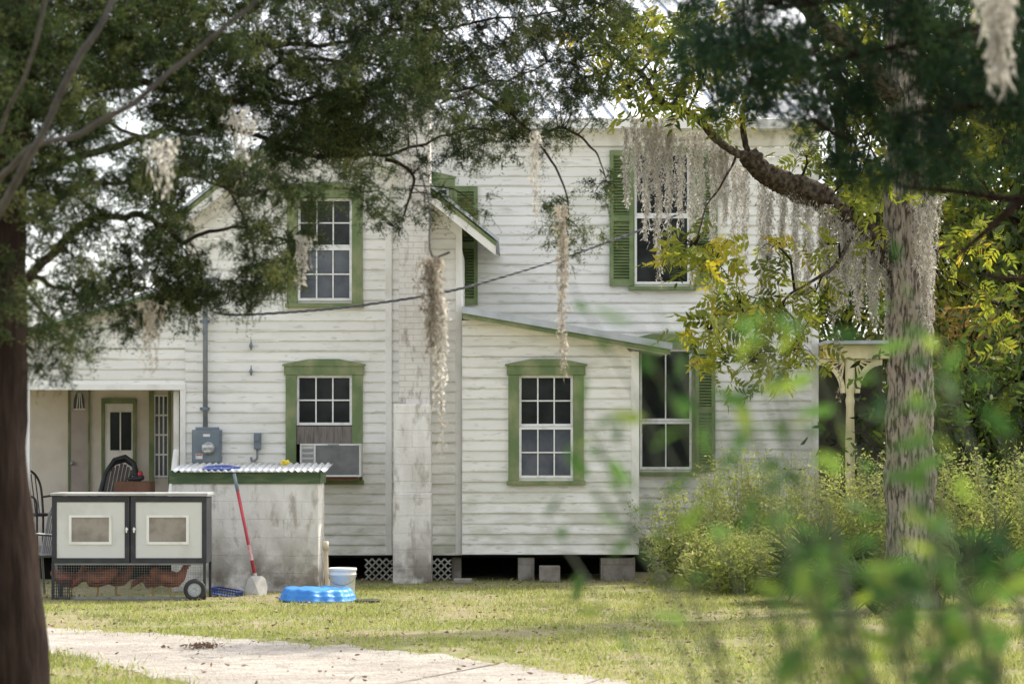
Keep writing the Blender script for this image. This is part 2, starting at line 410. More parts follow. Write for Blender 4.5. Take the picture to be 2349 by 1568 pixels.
# main block behind
cx0 = PX(640, YC); cx1 = PX(1872, YC); czt = PZ(296, YC)
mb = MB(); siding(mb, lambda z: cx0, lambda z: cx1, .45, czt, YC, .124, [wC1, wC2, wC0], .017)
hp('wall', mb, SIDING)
mb = MB()
mb.box(cx0, cx0+.1, YC+.03, 38.9, .45, czt); mb.box(cx1-.1, cx1-.002, YC+.03, 38.9, .45, czt)
mb.box(cx0+.1, cx1-.1, 38.8, 38.9, .45, czt); mb.box(cx0+.1, cx1-.1, YC+.1, 38.8, .4, .45)
mb.box(ax0, ax0+.08, YA+.05, 31.26, zb, ez-.05); mb.box(ax1-.08, ax1-.003, YA+.05, YC-.03, zb, ez-.05)
mb.box(bx1-.06, bx1-.003, YB+.03, YC-.03, zb+.01, btop(bx1)-.02)
hp('side_wall', mb, WHITE)
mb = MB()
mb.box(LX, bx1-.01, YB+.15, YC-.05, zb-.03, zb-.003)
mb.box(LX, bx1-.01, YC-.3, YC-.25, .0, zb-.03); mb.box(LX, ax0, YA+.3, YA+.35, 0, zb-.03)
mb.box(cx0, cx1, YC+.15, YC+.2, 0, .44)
hp('crawl_shade_panels', mb, DARK)  # added near-black panels stand in for crawl-space shade and stop sun from behind
# roofs
def slab(mb, p, q, y0, y1, th):      # sloped slab between (x,z) p and q
    (xa, za), (xb, zb2) = p, q
    mb.add([(xa, y0, za), (xb, y0, zb2), (xb, y1, zb2), (xa, y1, za), (xa, y0, za+th), (xb, y0, zb2+th), (xb, y1, zb2+th), (xa, y1, za+th)],
           [(3,2,1,0), (4,5,6,7), (0,1,5,4), (1,2,6,5), (2,3,7,6), (3,0,4,7)])
exl = 2*axc-ex
mb = MB(); slab(mb, (axc, rz), (ex, ez), ROV, YC-.03, .045); slab(mb, (exl, ez), (axc-.001, rz), ROV, YC-.03, .045)
hp('roof', mb, GALV)
mb = MB(); slab(mb, (axc, rz-.06), (ex-.03, ez-.05), ROV+.02, ROV+.05, .048); slab(mb, (exl+.03, ez-.05), (axc-.001, rz-.06), ROV+.02, ROV+.05, .058)
hp('rake_trim', mb, GREEN)
mb = MB(); slab(mb, (axc, rz-.17), (ex-.04, ez-.155), ROV+.03, ROV+.06, .11); slab(mb, (exl+.04, ez-.155), (axc-.001, rz-.17), ROV+.03, ROV+.06, .11)
hp('rake_board', mb, WHITE)
mb = MB(); slab(mb, (axc, rz-.06), (ex-.05, ez-.05), ROV+.065, YA+.0, .05); slab(mb, (exl+.05, ez-.05), (axc-.001, rz-.06), ROV+.065, YA, .05)
slab(mb, (axc, rz-.3), (ax1, rake(ax1)-.3), YA-.045, YA-.02, .2); slab(mb, (ax0, rake(ax0)-.3), (axc-.001, rz-.3), YA-.045, YA-.02, .2)
hp('soffit', mb, WHITE)
mb = MB(); slab(mb, (LX-.3, ltop(LX-.3)), (ax0+.0, lz0), YA-.3, 31.3, .035); hp('roof', mb, GALV)
mb = MB(); slab(mb, (LX-.28, ltop(LX-.28)-.05), (ax0-.003, lz0-.05), YA-.28, YA-.24, .048); hp('fascia', mb, GREEN)
mb = MB(); brx = PX(1540, YB-.1)
slab(mb, (bx0-.0, bzl+.015), (brx, bzr+.015), YB-.28, YC-.03, .08); hp('roof', mb, GALV)
mb = MB(); slab(mb, (bx0+.01, bzl-.04), (brx-.02, bzr-.04), YB-.25, YB-.21, .054); hp('fascia', mb, GREEN)
mb = MB(); slab(mb, (bx0+.01, bzl-.04), (brx-.05, bzr-.04), YB-.209, YB+.02, .03)
hp('soffit', mb, WHITE)
# main roof with standing seams
ry0 = 30.4; re0 = (PX(560, YC)-.3, PX(1900, YC)); rz0 = PZ(272, ry0); ry1 = 36; rpit = .62
mb = MB()
mb.add([(re0[0], ry0, rz0), (re0[1], ry0, rz0), (re0[1], ry1, rz0+rpit*(ry1-ry0)), (re0[0], ry1, rz0+rpit*(ry1-ry0)),
        (re0[1], 2*ry1-ry0, rz0), (re0[0], 2*ry1-ry0, rz0)], [(0,1,2,3), (3,2,4,5)])
mroof = hp('roof', mb, METROOF)
mb = MB(); x = re0[0]+2.1; rtop = rz0+rpit*(ry1-ry0); sk = -1.9
while x < re0[1]:
    mb.add([(x, ry0, rz0+.002), (x+.024, ry0, rz0+.002), (x+.024+sk, ry1, rtop+.002), (x+sk, ry1, rtop+.002),
            (x+.005, ry0, rz0+.03), (x+.019, ry0, rz0+.03), (x+.019+sk, ry1, rtop+.03), (x+.005+sk, ry1, rtop+.03)],
           [(4,5,6,7), (0,1,5,4), (1,2,6,5), (3,0,4,7)])
    x += .24
obj('roof_seams', mb, SEAM, mroof)
mb = MB(); mb.box(re0[0], re0[1], ry0+.01, ry0+.05, rz0-.12, rz0-.005); mb.box(re0[0], re0[1], ry0+.05, YC-.02, rz0-.11, rz0-.08)
mb.box(cx0, cx1, YC-.05, YC-.025, czt-.22, czt+.05)
hp('fascia', mb, WHITE)
# corner boards
for x0, x1, y0, y1, Y in ((884, 899, 400, 1272, YA-.035), (1045, 1060, 540, 1271, YA-.035), (1448, 1466, 806, 1271, YB-.035), (413, 426, 893, 1272, YA-.03), (1862, 1878, 300, 1190, YC-.035), (55, 68, 893, 1272, YA-.03)):
    mb = MB(); mb.box(PX(x0, Y), PX(x1, Y), Y, Y+.06, PZ(y1, Y), PZ(y0, Y)); hp('corner_board', mb, WHITE, bev=.004)
mb = MB(); mb.box(PX(55, YA), PX(426, YA), YA-.036, YA+.03, porch_z-.005, porch_z+.06); hp('porch_header', mb, WHITE)

def window(o, Y, casing=24, head='peak', up=(3, 2), low=(3, 2), meet=.5, cmat=GREEN, low_on=True, lowmat=None, cproud=.05, sillh=.05):
    x0, x1, z0, z1 = o; c = casing*Y/F
    mb = MB()
    mb.box(x0-c, x0, Y-cproud, Y+.05, z0-.03, z1); mb.box(x1, x1+c, Y-cproud, Y+.05, z0-.03, z1)
    if head == 'peak':
        xm = (x0+x1)/2
        mb.prism([(x0-c-.02, z1+.001), (x1+c+.02, z1+.001), (x1+c+.02, z1+.11), (xm+.18, z1+.17), (xm-.18, z1+.17), (x0-c-.02, z1+.11)], Y-cproud-.006, Y+.05)
        mb.prism([(x0-c-.04, z1+.105), (x1+c+.04, z1+.105), (x1+c+.04, z1+.13), (xm+.18, z1+.192), (xm-.18, z1+.192), (x0-c-.04, z1+.13)], Y-cproud-.02, Y-cproud-.007)
    else: mb.box(x0-c-.01, x1+c+.01, Y-cproud-.006, Y+.05, z1+.001, z1+c)
    w = hp('window', mb, cmat, bev=.004)
    mb = MB(); mb.box(x0-c-.02, x1+c+.02, Y-cproud-.04, Y+.05, z0-.03-sillh, z0-.031); obj('sill', mb, cmat, w, bev=.004)
    zm = z0+(z1-z0)*(1-meet)
    def sash(za, zb2, grid, yy, mat):
        mb = MB(); f = .032
        mb.box(x0+.002, x0+f, yy, yy+.03, za, zb2); mb.box(x1-f, x1-.002, yy, yy+.03, za, zb2)
        mb.box(x0+f, x1-f, yy, yy+.03, za, za+f); mb.box(x0+f, x1-f, yy, yy+.03, zb2-f, zb2)
        nx, nz = grid
        for i in range(1, nx):
            xx = x0+f+(x1-x0-2*f)*i/nx; mb.box(xx-.008, xx+.008, yy+.004, yy+.024, za+f, zb2-f)
        for i in range(1, nz):
            zz = za+f+(zb2-za-2*f)*i/nz; mb.box(x0+f, x1-f, yy+.005, yy+.023, zz-.008, zz+.008)
        obj('sash', mb, SASHM, w)
        mb = MB(); mb.box(x0+.004, x1-.004, yy+.02, yy+.026, za+.004, zb2-.004); obj('pane', mb, mat, w)
    sash(zm+.002, z1, up, Y+.005, GLASS)
    if low_on: sash(z0, zm-.002, low, Y-.03, lowmat or GLASS)
    mb = MB(); mb.box(x0, x1, Y+.06, Y+.07, z0, z1); obj('dark_backing', mb, DARK, w)  # near-black sheet stands for the unlit room behind the sashes
    return w
window(wA1, YA, low_on=False, meet=.49)
window(wA2, YA, meet=.48, lowmat=HAZE)
window(wB, YB, meet=.5, lowmat=HAZE)
window(wC1, YC, casing=10, head='flat', up=(1, 1), low=(1, 1), meet=.48)
window(wC2, YC, casing=12, head='peak', up=(2, 1), low=(2, 1), meet=.6)
window(wC0, YC, casing=10, head='peak', up=(1, 1), low=(1, 1))
# plywood filler above the air conditioner
mb = MB(); mb.box(wA1[0], wA1[1], YA-.02, YA+.03, PZ(1018, YA), PZ(977, YA)); hp('window_filler_board', mb, WOODG)
def shutter(x0, x1, y0, y1, Y):
    X0, X1, Z0, Z1 = PX(x0, Y), PX(x1, Y), PZ(y1, Y), PZ(y0, Y); f = .05; mb = MB()
    mb.box(X0, X0+f, Y-.07, Y-.03, Z0, Z1); mb.box(X1-f, X1, Y-.07, Y-.03, Z0, Z1)
    zm = (Z0+Z1)/2
    for a, b in ((Z0, Z0+.08), (zm-.04, zm+.04), (Z1-.07, Z1)): mb.box(X0+f, X1-f, Y-.069, Y-.031, a, b)
    z = Z0+.09
    while z < Z1-.09:
        if abs(z-zm) > .05:
            M_ = Matrix.Translation(((X0+X1)/2, Y-.05, z)) @ Matrix.Rotation(math.radians(38), 4, 'X')
            mb.box(-(X1-X0)/2+f, (X1-X0)/2-f, -.024, .024, -.004, .004, M_)
        z += .038
    mb.box(X0+f, X1-f, Y-.03, Y-.025, Z0, Z1)
    hp('shutter', mb, SHUT)
shutter(1398, 1452, 346, 656, YC); shutter(1594, 1645, 346, 656, YC); shutter(1594, 1640, 800, 1080, YC); shutter(1040, 1096, 428, 700, YC)
# chimney
mb = MB(); mb.box(PX(915, 28.45), PX(986, 28.45), 28.45, 29.05, PZ(928, 28.45), PZ(165, 28.45))
ch = hp('chimney', mb, BRICK, bev=.012)
mb = MB(); mb.box(PX(908, 28.4), PX(993, 28.4), 28.4, 29.1, PZ(165, 28.4)+.001, PZ(150, 28.4)); obj('chimney_cap', mb, BRICK, ch, bev=.01)
mb = MB(); mb.box(PX(901, 28.33), PX(988, 28.33), 28.33, 29.02, -.02, PZ(1130, 28.33)); mb.box(PX(903, 28.36), PX(987, 28.36), 28.36, 29.02, PZ(1130, 28.36), PZ(926, 28.36))
obj('chimney_base', mb, CMU, ch, bev=.014)
# piers, lattice, stray blocks
for x0, x1, y in ((1188, 1226, 28.95), (1378, 1457, 28.9), (1036, 1058, 29.1), (745, 752, 29.1)):
    mb = MB(); mb.box(PX(x0, y), PX(x1, y), y, y+.4, -.02, zb-.031); hp('pier', mb, RAWCMU, bev=.01)
simple_lat = simple('weathered_lattice', (.42, .4, .36), (.28, .26, .22), 6, .7)
def lattice(x0, x1, Y):
    X0, X1 = PX(x0, Y), PX(x1, Y); H = zb-.04; mb = MB()
    for s in (-1, 1):
        t = X0-H
        while t < X1+H:
            a, b = (t, t+H) if s > 0 else (t+H, t)
            pa, pb = Vector((a, 0, .0)), Vector((b, 0, H))
            dx = pb.x-pa.x
            ts = sorted(((X0-pa.x)/dx, (X1-pa.x)/dx)); lo_, hi_ = max(0, ts[0]), min(1, ts[1])
            if hi_-lo_ > .08:
                q0 = pa+(pb-pa)*lo_; q1 = pa+(pb-pa)*hi_
                yy = Y+(.0 if s > 0 else .009); w = .013
                mb.add([(q0.x-w, yy, q0.z), (q0.x+w, yy, q0.z), (q1.x+w, yy, q1.z), (q1.x-w, yy, q1.z), (q0.x-w, yy+.008, q0.z), (q0.x+w, yy+.008, q0.z), (q1.x+w, yy+.008, q1.z), (q1.x-w, yy+.008, q1.z)],
                       [(0,1,2,3), (7,6,5,4), (0,4,5,1), (1,5,6,2), (2,6,7,3), (3,7,4,0)])
            t += .085
    hp('lattice_panel', mb, simple_lat)
lattice(838, 900, 28.97); lattice(988, 1034, 28.97)
# porch inside
PB = 31.2; pf = zb+.02
mb = MB(); mb.box(LX, ax0, PB, PB+.06, pf, 2.9)
hp('porch_wall', mb, PORCH)
mb = MB(); mb.box(LX, ax0-.001, YA+.03, PB, zb, pf); hp('porch_floor', mb, PFLOOR)
mb = MB(); mb.box(LX, ax0-.001, YA+.06, PB, porch_z+.05, porch_z+.08); hp('porch_ceiling', mb, PORCH)
mb = MB(); mb.box(PX(406, 29.4), PX(418, 29.4), 29.1, 29.4, pf, porch_z+.04); hp('corner_board', mb, WHITE)
def pbox(mb, x0, x1, y0, y1, Y, d=.03, dy=0): mb.box(PX(x0, Y), PX(x1, Y), Y-d-dy, Y-dy, PZ(y1, Y), PZ(y0, Y))
# entry door with arched light
mb = MB(); pbox(mb, 162, 203, 897, 1190, PB, .03); d1 = hp('door', mb, simple('taupe_door_paint', (.42, .36, .32), (.35, .3, .27), 4, .5), bev=.004); d1['label'] = 'taupe entry door with arched glass light'
mb = MB(); mb.prism([(PX(170, PB), PZ(938, PB)), (PX(195, PB), PZ(938, PB))]+[(PX(182.5+12.5*math.cos(t), PB), PZ(925-27*math.sin(t), PB)) for t in lerp(0, math.pi, 9)], PB-.036, PB-.031)
obj('fan_light', mb, HAZE, d1)
mb = MB()
for x in (176, 182.5, 189): mb.tube([P(x, 938, PB-.04), P(182.5+(x-182.5)*.4, 900, PB-.04)], .006, 5)
mb.tube([P(170, 938, PB-.04), P(195, 938, PB-.04)], .008, 5); obj('fan_light_bar', mb, SASHM, d1)
mb = MB(); mb.lathe([(.0, 0), (.03, .01), (.03, .03), (.012, .045), (.012, .06)], 10, Matrix.Translation(P(167, 1062, PB-.03)) @ Matrix.Rotation(math.radians(90), 4, 'X')); obj('door_knob', mb, HUBM, d1, smooth=True)
mb = MB(); pbox(mb, 157, 162, 893, 1190, PB, .04); pbox(mb, 203, 207, 893, 1190, PB, .04); hp('door_casing', mb, GREEN)
# glazed door
mb = MB(); pbox(mb, 241, 306, 925, 1190, PB, .03); d2 = hp('door', mb, WHITE, bev=.004); d2['label'] = 'white half glazed door in green casing'
mb = MB(); pbox(mb, 254, 302, 945, 1032, PB, .01, .031); obj('pane', mb, GLASS, d2)
mb = MB(); pbox(mb, 276, 279, 945, 1032, PB, .012, .043); obj('curtain', mb, WHITE, d2)
mb = MB(); pbox(mb, 234, 241, 915, 1190, PB, .05); pbox(mb, 306, 313, 915, 1190, PB, .05); pbox(mb, 234, 313, 913, 925, PB, .055); hp('door_casing', mb, GREEN)
# barred window
mb = MB(); pbox(mb, 343, 354, 897, 1110, PB, .05); pbox(mb, 387, 392, 897, 1110, PB, .05); pw = hp('window', mb, GREEN)
mb = MB(); pbox(mb, 354, 387, 905, 1095, PB, .01); obj('pane', mb, HAZE, pw)
mb = MB()
for i in range(4): pbox(mb, 354+i*10, 357+i*10, 905, 1095, PB, .015, .011)
for y in (905, 950, 995, 1040, 1090): pbox(mb, 354, 387, y, y+4, PB, .016, .0115)
obj('sash', mb, SASHM, pw)
# side porch on the right with turned post and brackets
YP = 30.2; pr = PX(2130, YP)
mb = MB(); mb.box(cx1+.02, pr+.1, YP-.2, 34, PZ(790, YP), PZ(782, YP)); hp('porch_roof', mb, GALV)
mb = MB(); mb.box(cx1+.02, pr, YP-.06, YP+.06, PZ(822, YP), PZ(791, YP)); hp('porch_beam', mb, CREAM)
mb = MB(); mb.box(cx1+.02, pr, YP-.1, 34, .42, .5); hp('porch_floor', mb, PFLOOR)
mb = MB(); mb.box(cx1, pr, 34, 34.1, .4, 2.8); hp('porch_wall', mb, simple('shaded_porch_wall', (.1, .09, .08), None, 3, .8))  # dark wall colour stands for the shade inside the side porch
for xp in (1950,):
    mb = MB(); c = P(xp, 1000, YP)
    zt_ = PZ(823, YP)
    mb.lathe([(.065, .5), (.065, .62), (.05, .65), (.07, .69), (.045, .74), (.055, 1.1), (.062, 1.5), (.05, 2.1), (.06, 2.18), (.045, 2.24), (.06, 2.3), (.06, zt_)], 14, Matrix.Translation((c.x, c.y, 0)))
    pst = hp('porch_post', mb, CREAM, smooth=True)
    for s in (-1, 1):
        mb = MB(); R_ = .34
        out = [(c.x+s*(.06+R_*(1-math.cos(t))), zt_-R_*1.25*(1-math.sin(t))) for t in lerp(0, math.pi/2, 9)]
        inn = [(c.x+s*(.06+R_*(1-math.cos(t)*.82)), zt_-R_*1.25*(1-math.sin(t)*.82)) for t in lerp(0, math.pi/2, 9)]
        for i in range(8):
            a, b, c2, d2_ = out[i], out[i+1], inn[i+1], inn[i]
            mb.prism([a, b, c2, d2_], YP-.02, YP+.02)
        for i in range(1, 8, 2): mb.tube([(inn[i][0], YP, inn[i][1]), (c.x+s*.07, YP, zt_-.02)], .012, 5)
        mb.tube([(c.x+s*.07, YP, zt_-.015), (c.x+s*(.06+R_), YP, zt_-.015)], .016, 6)
        obj('bracket', mb, CREAM, pst)

# ------------------------------------------------------------ electric service, ac
c = P(473, 1020, 28.86)
em = thing('electric_meter', (c.x, YA, PZ(1062, 28.86)), 'grey electric meter box with round glass dial on the clapboards', 'electric meter')
mb = MB(); Y = 28.86; mb.box(PX(440, Y), PX(507, Y), Y, YA-.01, PZ(1064, Y), PZ(985, Y)); mb.box(PX(443, Y), PX(504, Y), Y-.012, Y+.001, PZ(1060, Y), PZ(990, Y)); mb.box(PX(448, Y), PX(500, Y), Y+.01, YA-.01, PZ(985, Y), PZ(979, Y)); obj('housing', mb, GREYM, em, bev=.006)
mb = MB(); mb.lathe([(.0, 0), (.075, 0), (.078, .02), (.066, .025), (.066, .05), (.058, .075), (.0, .085)], 24, Matrix.Translation(P(478, 1028, Y-.012)) @ Matrix.Rotation(math.radians(90), 4, 'X')); obj('glass_dome', mb, simple('meter_glass', (.5, .5, .48), (.25, .25, .24), 14, .15), em, smooth=True)
mb = MB(); mb.box(PX(466, Y), PX(490, Y), Y-.099, Y-.096, PZ(1026, Y), PZ(1020, Y)); mb.box(PX(470, Y), PX(486, Y), Y-.099, Y-.096, PZ(1036, Y), PZ(1033, Y)); obj('dial_plate', mb, STICK, em)
mb = MB(); mb.box(PX(449, Y), PX(465, Y), Y-.016, Y-.0125, PZ(1052, Y), PZ(1040, Y)); st = obj('sticker', mb, STICK, em)
mb = MB(); mb.box(PX(450, Y), PX(464, Y), Y-.018, Y-.0165, PZ(1044, Y), PZ(1041, Y)); obj('sticker_band', mb, RED, st)
mb = MB(); mb.box(PX(466, Y), PX(482, Y), Y-.016, Y-.0125, PZ(1001, Y), PZ(995, Y)); obj('name_plate', mb, STICK, em)
cd = thing('service_mast', (PX(471, 28.9), 28.9, PZ(979, 28.9)), 'grey conduit mast with weatherhead rising from the meter box', 'conduit')
mb = MB(); mb.tube([P(471, 979, 28.9), P(471, 700, 28.9), P(470, 660, 28.9)], .03, 10); obj('pipe', mb, GREYP, cd, smooth=True)
mb = MB(); mb.tube([P(470, 700, 28.9), P(470, 670, 28.9), P(471, 650, 28.88), P(478, 640, 28.85)], [.036, .05, .05, .03], 10); obj('weatherhead', mb, GREYM, cd, smooth=True)
for y in (740, 940):
    mb = MB(); mb.tube([P(471, y, 28.9), P(471, y-7, 28.9)], .037, 10); mb.box(PX(460, YA), PX(482, YA), 28.93, 28.985, PZ(y, YA), PZ(y-6, YA)); obj('clamp', mb, GREYM, cd)
cb = thing('cable_box', (PX(588, 28.9), 28.95, PZ(1060, 28.9)), 'small grey utility box with bent pipe beside the meter', 'utility box')
mb = MB(); Y = 28.9; mb.box(PX(582, Y), PX(598, Y), Y, YA-.015, PZ(1030, Y), PZ(992, Y)); mb.box(PX(584, Y), PX(596, Y), Y-.015, Y-.001, PZ(1012, Y), PZ(994, Y)); obj('housing', mb, GREYM, cb, bev=.008)
mb = MB(); mb.tube(catmull([P(590, 1030, 28.93), P(590, 1048, 28.93), P(586, 1055, 28.94), P(578, 1057, 28.95), P(576, 1048, 28.96)], 4), .014, 8); obj('pipe', mb, GREYP, cb, smooth=True)
for y, l in ((793, 'small dark insulator hook, the upper of two on the clapboards'), (852, 'small dark insulator hook, the lower of two on the clapboards')):
    mb = MB(); mb.tube([P(576, y-8, 28.95), P(576, y, 28.93), P(576, y+9, 28.95)], [.008, .02, .008], 8); mb.tube([P(576, y-14, 28.96), P(576, y-8, 28.94)], .006, 6)
    mb.box(PX(573, YA), PX(579, YA), 28.94, 28.985, PZ(y+3, YA), PZ(y-3, YA))
    tag(obj('wall_insulator', mb, GREYM, loc=P(576, y, 28.95)), l, 'insulator')
path = catmull([P(492, 716, 28.75), P(545, 722, 28.7), P(690, 714, 28.5), P(820, 701, 28.3), P(960, 681, 28.2), P(1060, 661, 28.3), P(1180, 627, 28.6), P(1290, 592, 29.1), P(1400, 553, 29.6), P(1500, 515, 30.1), P(1600, 472, 30.5), P(1690, 432, 30.77)], 30)
mb = MB()
for k in range(3):
    mb.tube([p+Vector((0, math.cos(i*.45+k*2.09), math.sin(i*.45+k*2.09)))*.0095 for i, p in enumerate(path)], .0075, 5)
tag(obj('power_line', mb, CABLE, loc=P(492, 716, 28.75)), 'twisted grey power line sagging from the mast to the upper right wall', 'power line')
mb = MB()
for dx, dy in ((0, 0), (8, 6), (-4, 12)):
    mb.tube(catmull([P(478, 652, 28.85), P(487+dx, 668+dy, 28.8), P(500+dx, 690+dy, 28.78), P(518+dx, 690+dy*.5, 28.78), P(524, 668, 28.8), P(521, 655, 28.9)], 5), .008, 6)
mb.tube(catmull([P(480, 660, 28.85), P(476, 695, 28.8), P(488, 714, 28.76), P(492, 716, 28.75)], 5), .008, 6)
tag(obj('service_cable_loop', mb, CABLE, loc=P(490, 680, 28.8)), 'drooping cable loops at the weatherhead', 'cable')
ac = thing('air_conditioner', (PX(755, 28.6), 28.9, PZ(1094, 28.6)), 'boxy off white air conditioner sticking out of the lower window', 'air conditioner')
Y = 28.58; a0, a1, az0, az1 = PX(688, Y), PX(828, Y), PZ(1093, Y), PZ(1017, Y)
mb = MB(); mb.box(a0, a1, Y+.02, YA+.1, az0, az1); obj('housing', mb, ACM, ac, bev=.01)
mb = MB(); gx0 = PX(724, Y)
mb.box(a0, a1, Y, Y+.019, az1-.022, az1); mb.box(a0, a1, Y, Y+.019, az0, az0+.022); mb.box(a1-.022, a1, Y, Y+.019, az0+.022, az1-.022); mb.box(gx0-.02, gx0, Y, Y+.019, az0+.022, az1-.022)
mb.box(a0, a0+.02, Y, Y+.019, az0+.022, az1-.022); obj('front_frame', mb, ACM, ac, bev=.003)
mb = MB()
z = az0+.03
while z < az1-.03:
    mb.box(gx0, a1-.022, Y+.006, Y+.016, z, z+.007); z += .0125
mb.box(gx0, a1-.022, Y+.0165, Y+.0185, az0+.022, az1-.022); obj('grille', mb, ACG, ac)
mb = MB()
for i in range(5): mb.box(a0+.032, gx0-.032, Y+.006, Y+.0185, az0+.05+i*.062, az0+.085+i*.062)
obj('vent', mb, ACG, ac)
mb = MB(); mb.box(PX(752, Y), PX(778, Y), Y-.004, Y-.001, az1-.017, az1-.005); obj('badge', mb, GREYM, ac)
mb = MB(); mb.box(a0+.02, a1-.04, Y+.1, YA, az0-.045, az0-.002); obj('support_board', mb, BROWNB, ac)

# ------------------------------------------------------------ block shed
YS = 26.8; YSB = 27.6
sh = thing('pump_shed', (PX(570, YS), 27.2, 0), 'low white painted block shed with green fascia and corrugated metal roof', 'shed')
s0, s1 = PX(393, YS), PX(731, YS); sz = PZ(1106, YS); sz2 = PZ(1082, YS)
mb = MB(); mb.box(s0, s1, YS, YSB, -.05, sz); obj('wall', mb, CMU, sh, bev=.014)
mb = MB(); mb.box(s0-.02, s1+.005, YS-.025, YS-.001, sz-.012, sz2); mb.box(s0-.02, s0-.001, YS, YSB, sz-.012, sz2+.02); mb.box(s1+.001, s1+.02, YS, YSB, sz-.012, sz2+.02); mb.box(s0, s1, YS, YSB, sz+.001, sz+.06); obj('fascia', mb, simple('dark_green_boards', (.06, .11, .045), (.13, .165, .08), 5, .7, stretch=(1, 1, 4)), sh)
mb = MB(); r0, r1 = PX(392, YS-.1), PX(748, YS-.1); n = 170; vs = []; fs = []
for j, (yy, zz) in enumerate(((YS-.13, sz2+.012), (YSB+.12, PZ(1062, YSB+.12)))):
    for i in range(n+1):
        x = r0+(r1-r0)*i/n; vs.append((x, yy, zz+.012*math.sin(i/n*2*math.pi*24)))
fs = [(i, i+1, n+2+i, n+1+i) for i in range(n)]
mb.add(vs, fs); ro = obj('roof', mb, simple('galvanised_corrugated', (.7, .71, .72), (.54, .54, .53), 3, .45, .3), sh, smooth=True)
so_ = ro.modifiers.new('thick', 'SOLIDIFY'); so_.thickness = .004

# ------------------------------------------------------------ chicken coop
YK = 25.3; kx0, kx1 = PX(118, YK), PX(475, YK); KD = .5
kp = thing('chicken_coop', ((kx0+kx1)/2, YK+.3, 0), 'black framed rabbit hutch style coop with white doors over a wire run', 'chicken coop')
def kb(mb, x0, x1, y0, y1, d0, d1): mb.box(PX(x0, YK), PX(x1, YK), YK+d0, YK+d1, PZ(y1, YK), PZ(y0, YK))
mb = MB(); kb(mb, 121, 472, 1140, 1291, .03, KD); obj('hutch_body', mb, BLACKP, kp)
mb = MB(); kb(mb, 116, 477, 1130, 1136, -.03, KD+.05); obj('top', mb, simple('grey_weathered_top', (.42, .42, .4), (.3, .3, .28), 4, .6), kp, bev=.004)
for x0, x1, w0, w1, lat in ((119, 297, 158, 256, 291), (300, 474, 336, 433, 308)):
    mb = MB()
    kb(mb, x0, x1, 1137, 1151, -.002, .028); kb(mb, x0, x1, 1279, 1291, -.002, .028); kb(mb, x0, x0+11, 1151, 1279, -.002, .028); kb(mb, x1-11, x1, 1151, 1279, -.002, .028)
    dr = obj('door', mb, BLACKP, kp, bev=.003)
    mb = MB(); kb(mb, x0+11, x1-11, 1151, 1279, .008, .026); obj('door_panel', mb, PANELW, dr)
    mb = MB(); kb(mb, w0, w1, 1181, 1186, -.004, .007); kb(mb, w0, w1, 1242, 1248, -.004, .007); kb(mb, w0, w0+6, 1186, 1242, -.004, .007); kb(mb, w1-6, w1, 1186, 1242, -.004, .007); obj('window_frame', mb, WHITE, dr)
    mb = MB(); kb(mb, w0+6, w1-6, 1186, 1242, .003, .0075); obj('window_pane', mb, COOPGLS, dr)
    mb = MB(); q = P(lat, 1213, YK-.012); mb.lathe([(.0, 0), (.014, 0), (.016, .01), (.008, .02)], 10, Matrix.Translation(q) @ Matrix.Rotation(math.radians(90), 4, 'X')); mb.box(q.x-.007, q.x+.007, q.y-.03, q.y-.018, q.z-.035, q.z+.02); obj('latch', mb, SASHM, dr)
for x, d in ((121, 0), (469, 0), (121, KD-.04), (469, KD-.04)):
    mb = MB(); kb(mb, x-3, x+3, 1291, 1376, d, d+.035); obj('leg', mb, BLACKP, kp)
mb = MB(); kb(mb, 124, 466, 1291, 1295, .005, .03); kb(mb, 124, 466, 1368, 1374, .005, .03); obj('bottom_rail', mb, simple('grey_rail', (.25, .25, .24), None, 6, .6), kp)
mb = MB(); x = PX(124, YK)
while x < PX(466, YK): mb.box(x, x+.002, YK+.012, YK+.0142, PZ(1368, YK), PZ(1295, YK)); x += .0255
z = PZ(1368, YK)
while z < PZ(1295, YK): mb.box(PX(124, YK), PX(466, YK), YK+.0143, YK+.0165, z, z+.002); z += .0255
obj('wire_mesh', mb, WIRE, kp)
mb = MB()
for i in range(9): mb.box(PX(124+i*5, YK), PX(125.6+i*5, YK), YK-.012, YK-.006, PZ(1372, YK), PZ(1328, YK))
for i in range(7): mb.box(PX(122, YK), PX(167, YK), YK-.0055, YK-.001, PZ(1373-i*7, YK), PZ(1371.6-i*7, YK))
obj('black_wire_panel', mb, BLACKP, kp)
q = P(447, 1352, YK-.05); mw = Matrix.Translation(q) @ Matrix.Rotation(math.radians(90), 4, 'X')
mb = MB(); mb.lathe([(.06, -.03), (.105, -.03), (.116, -.018), (.116, .018), (.105, .03), (.062, .03), (.062, .02)], 28, mw); wh = obj('wheel', mb, RUBBER, kp, smooth=True)
mb = MB(); mb.lathe([(.0, .022), (.02, .036), (.022, .026), (.062, .024), (.064, .032), (.07, .032), (.07, .028)], 24, mw)
for k in range(6):
    a = k*math.pi/3; mb.tube([mw @ Vector((.02*math.cos(a), .02*math.sin(a), .028)), mw @ Vector((.064*math.cos(a), .064*math.sin(a), .03))], .006, 5)
obj('hub', mb, HUBM, wh, smooth=False)
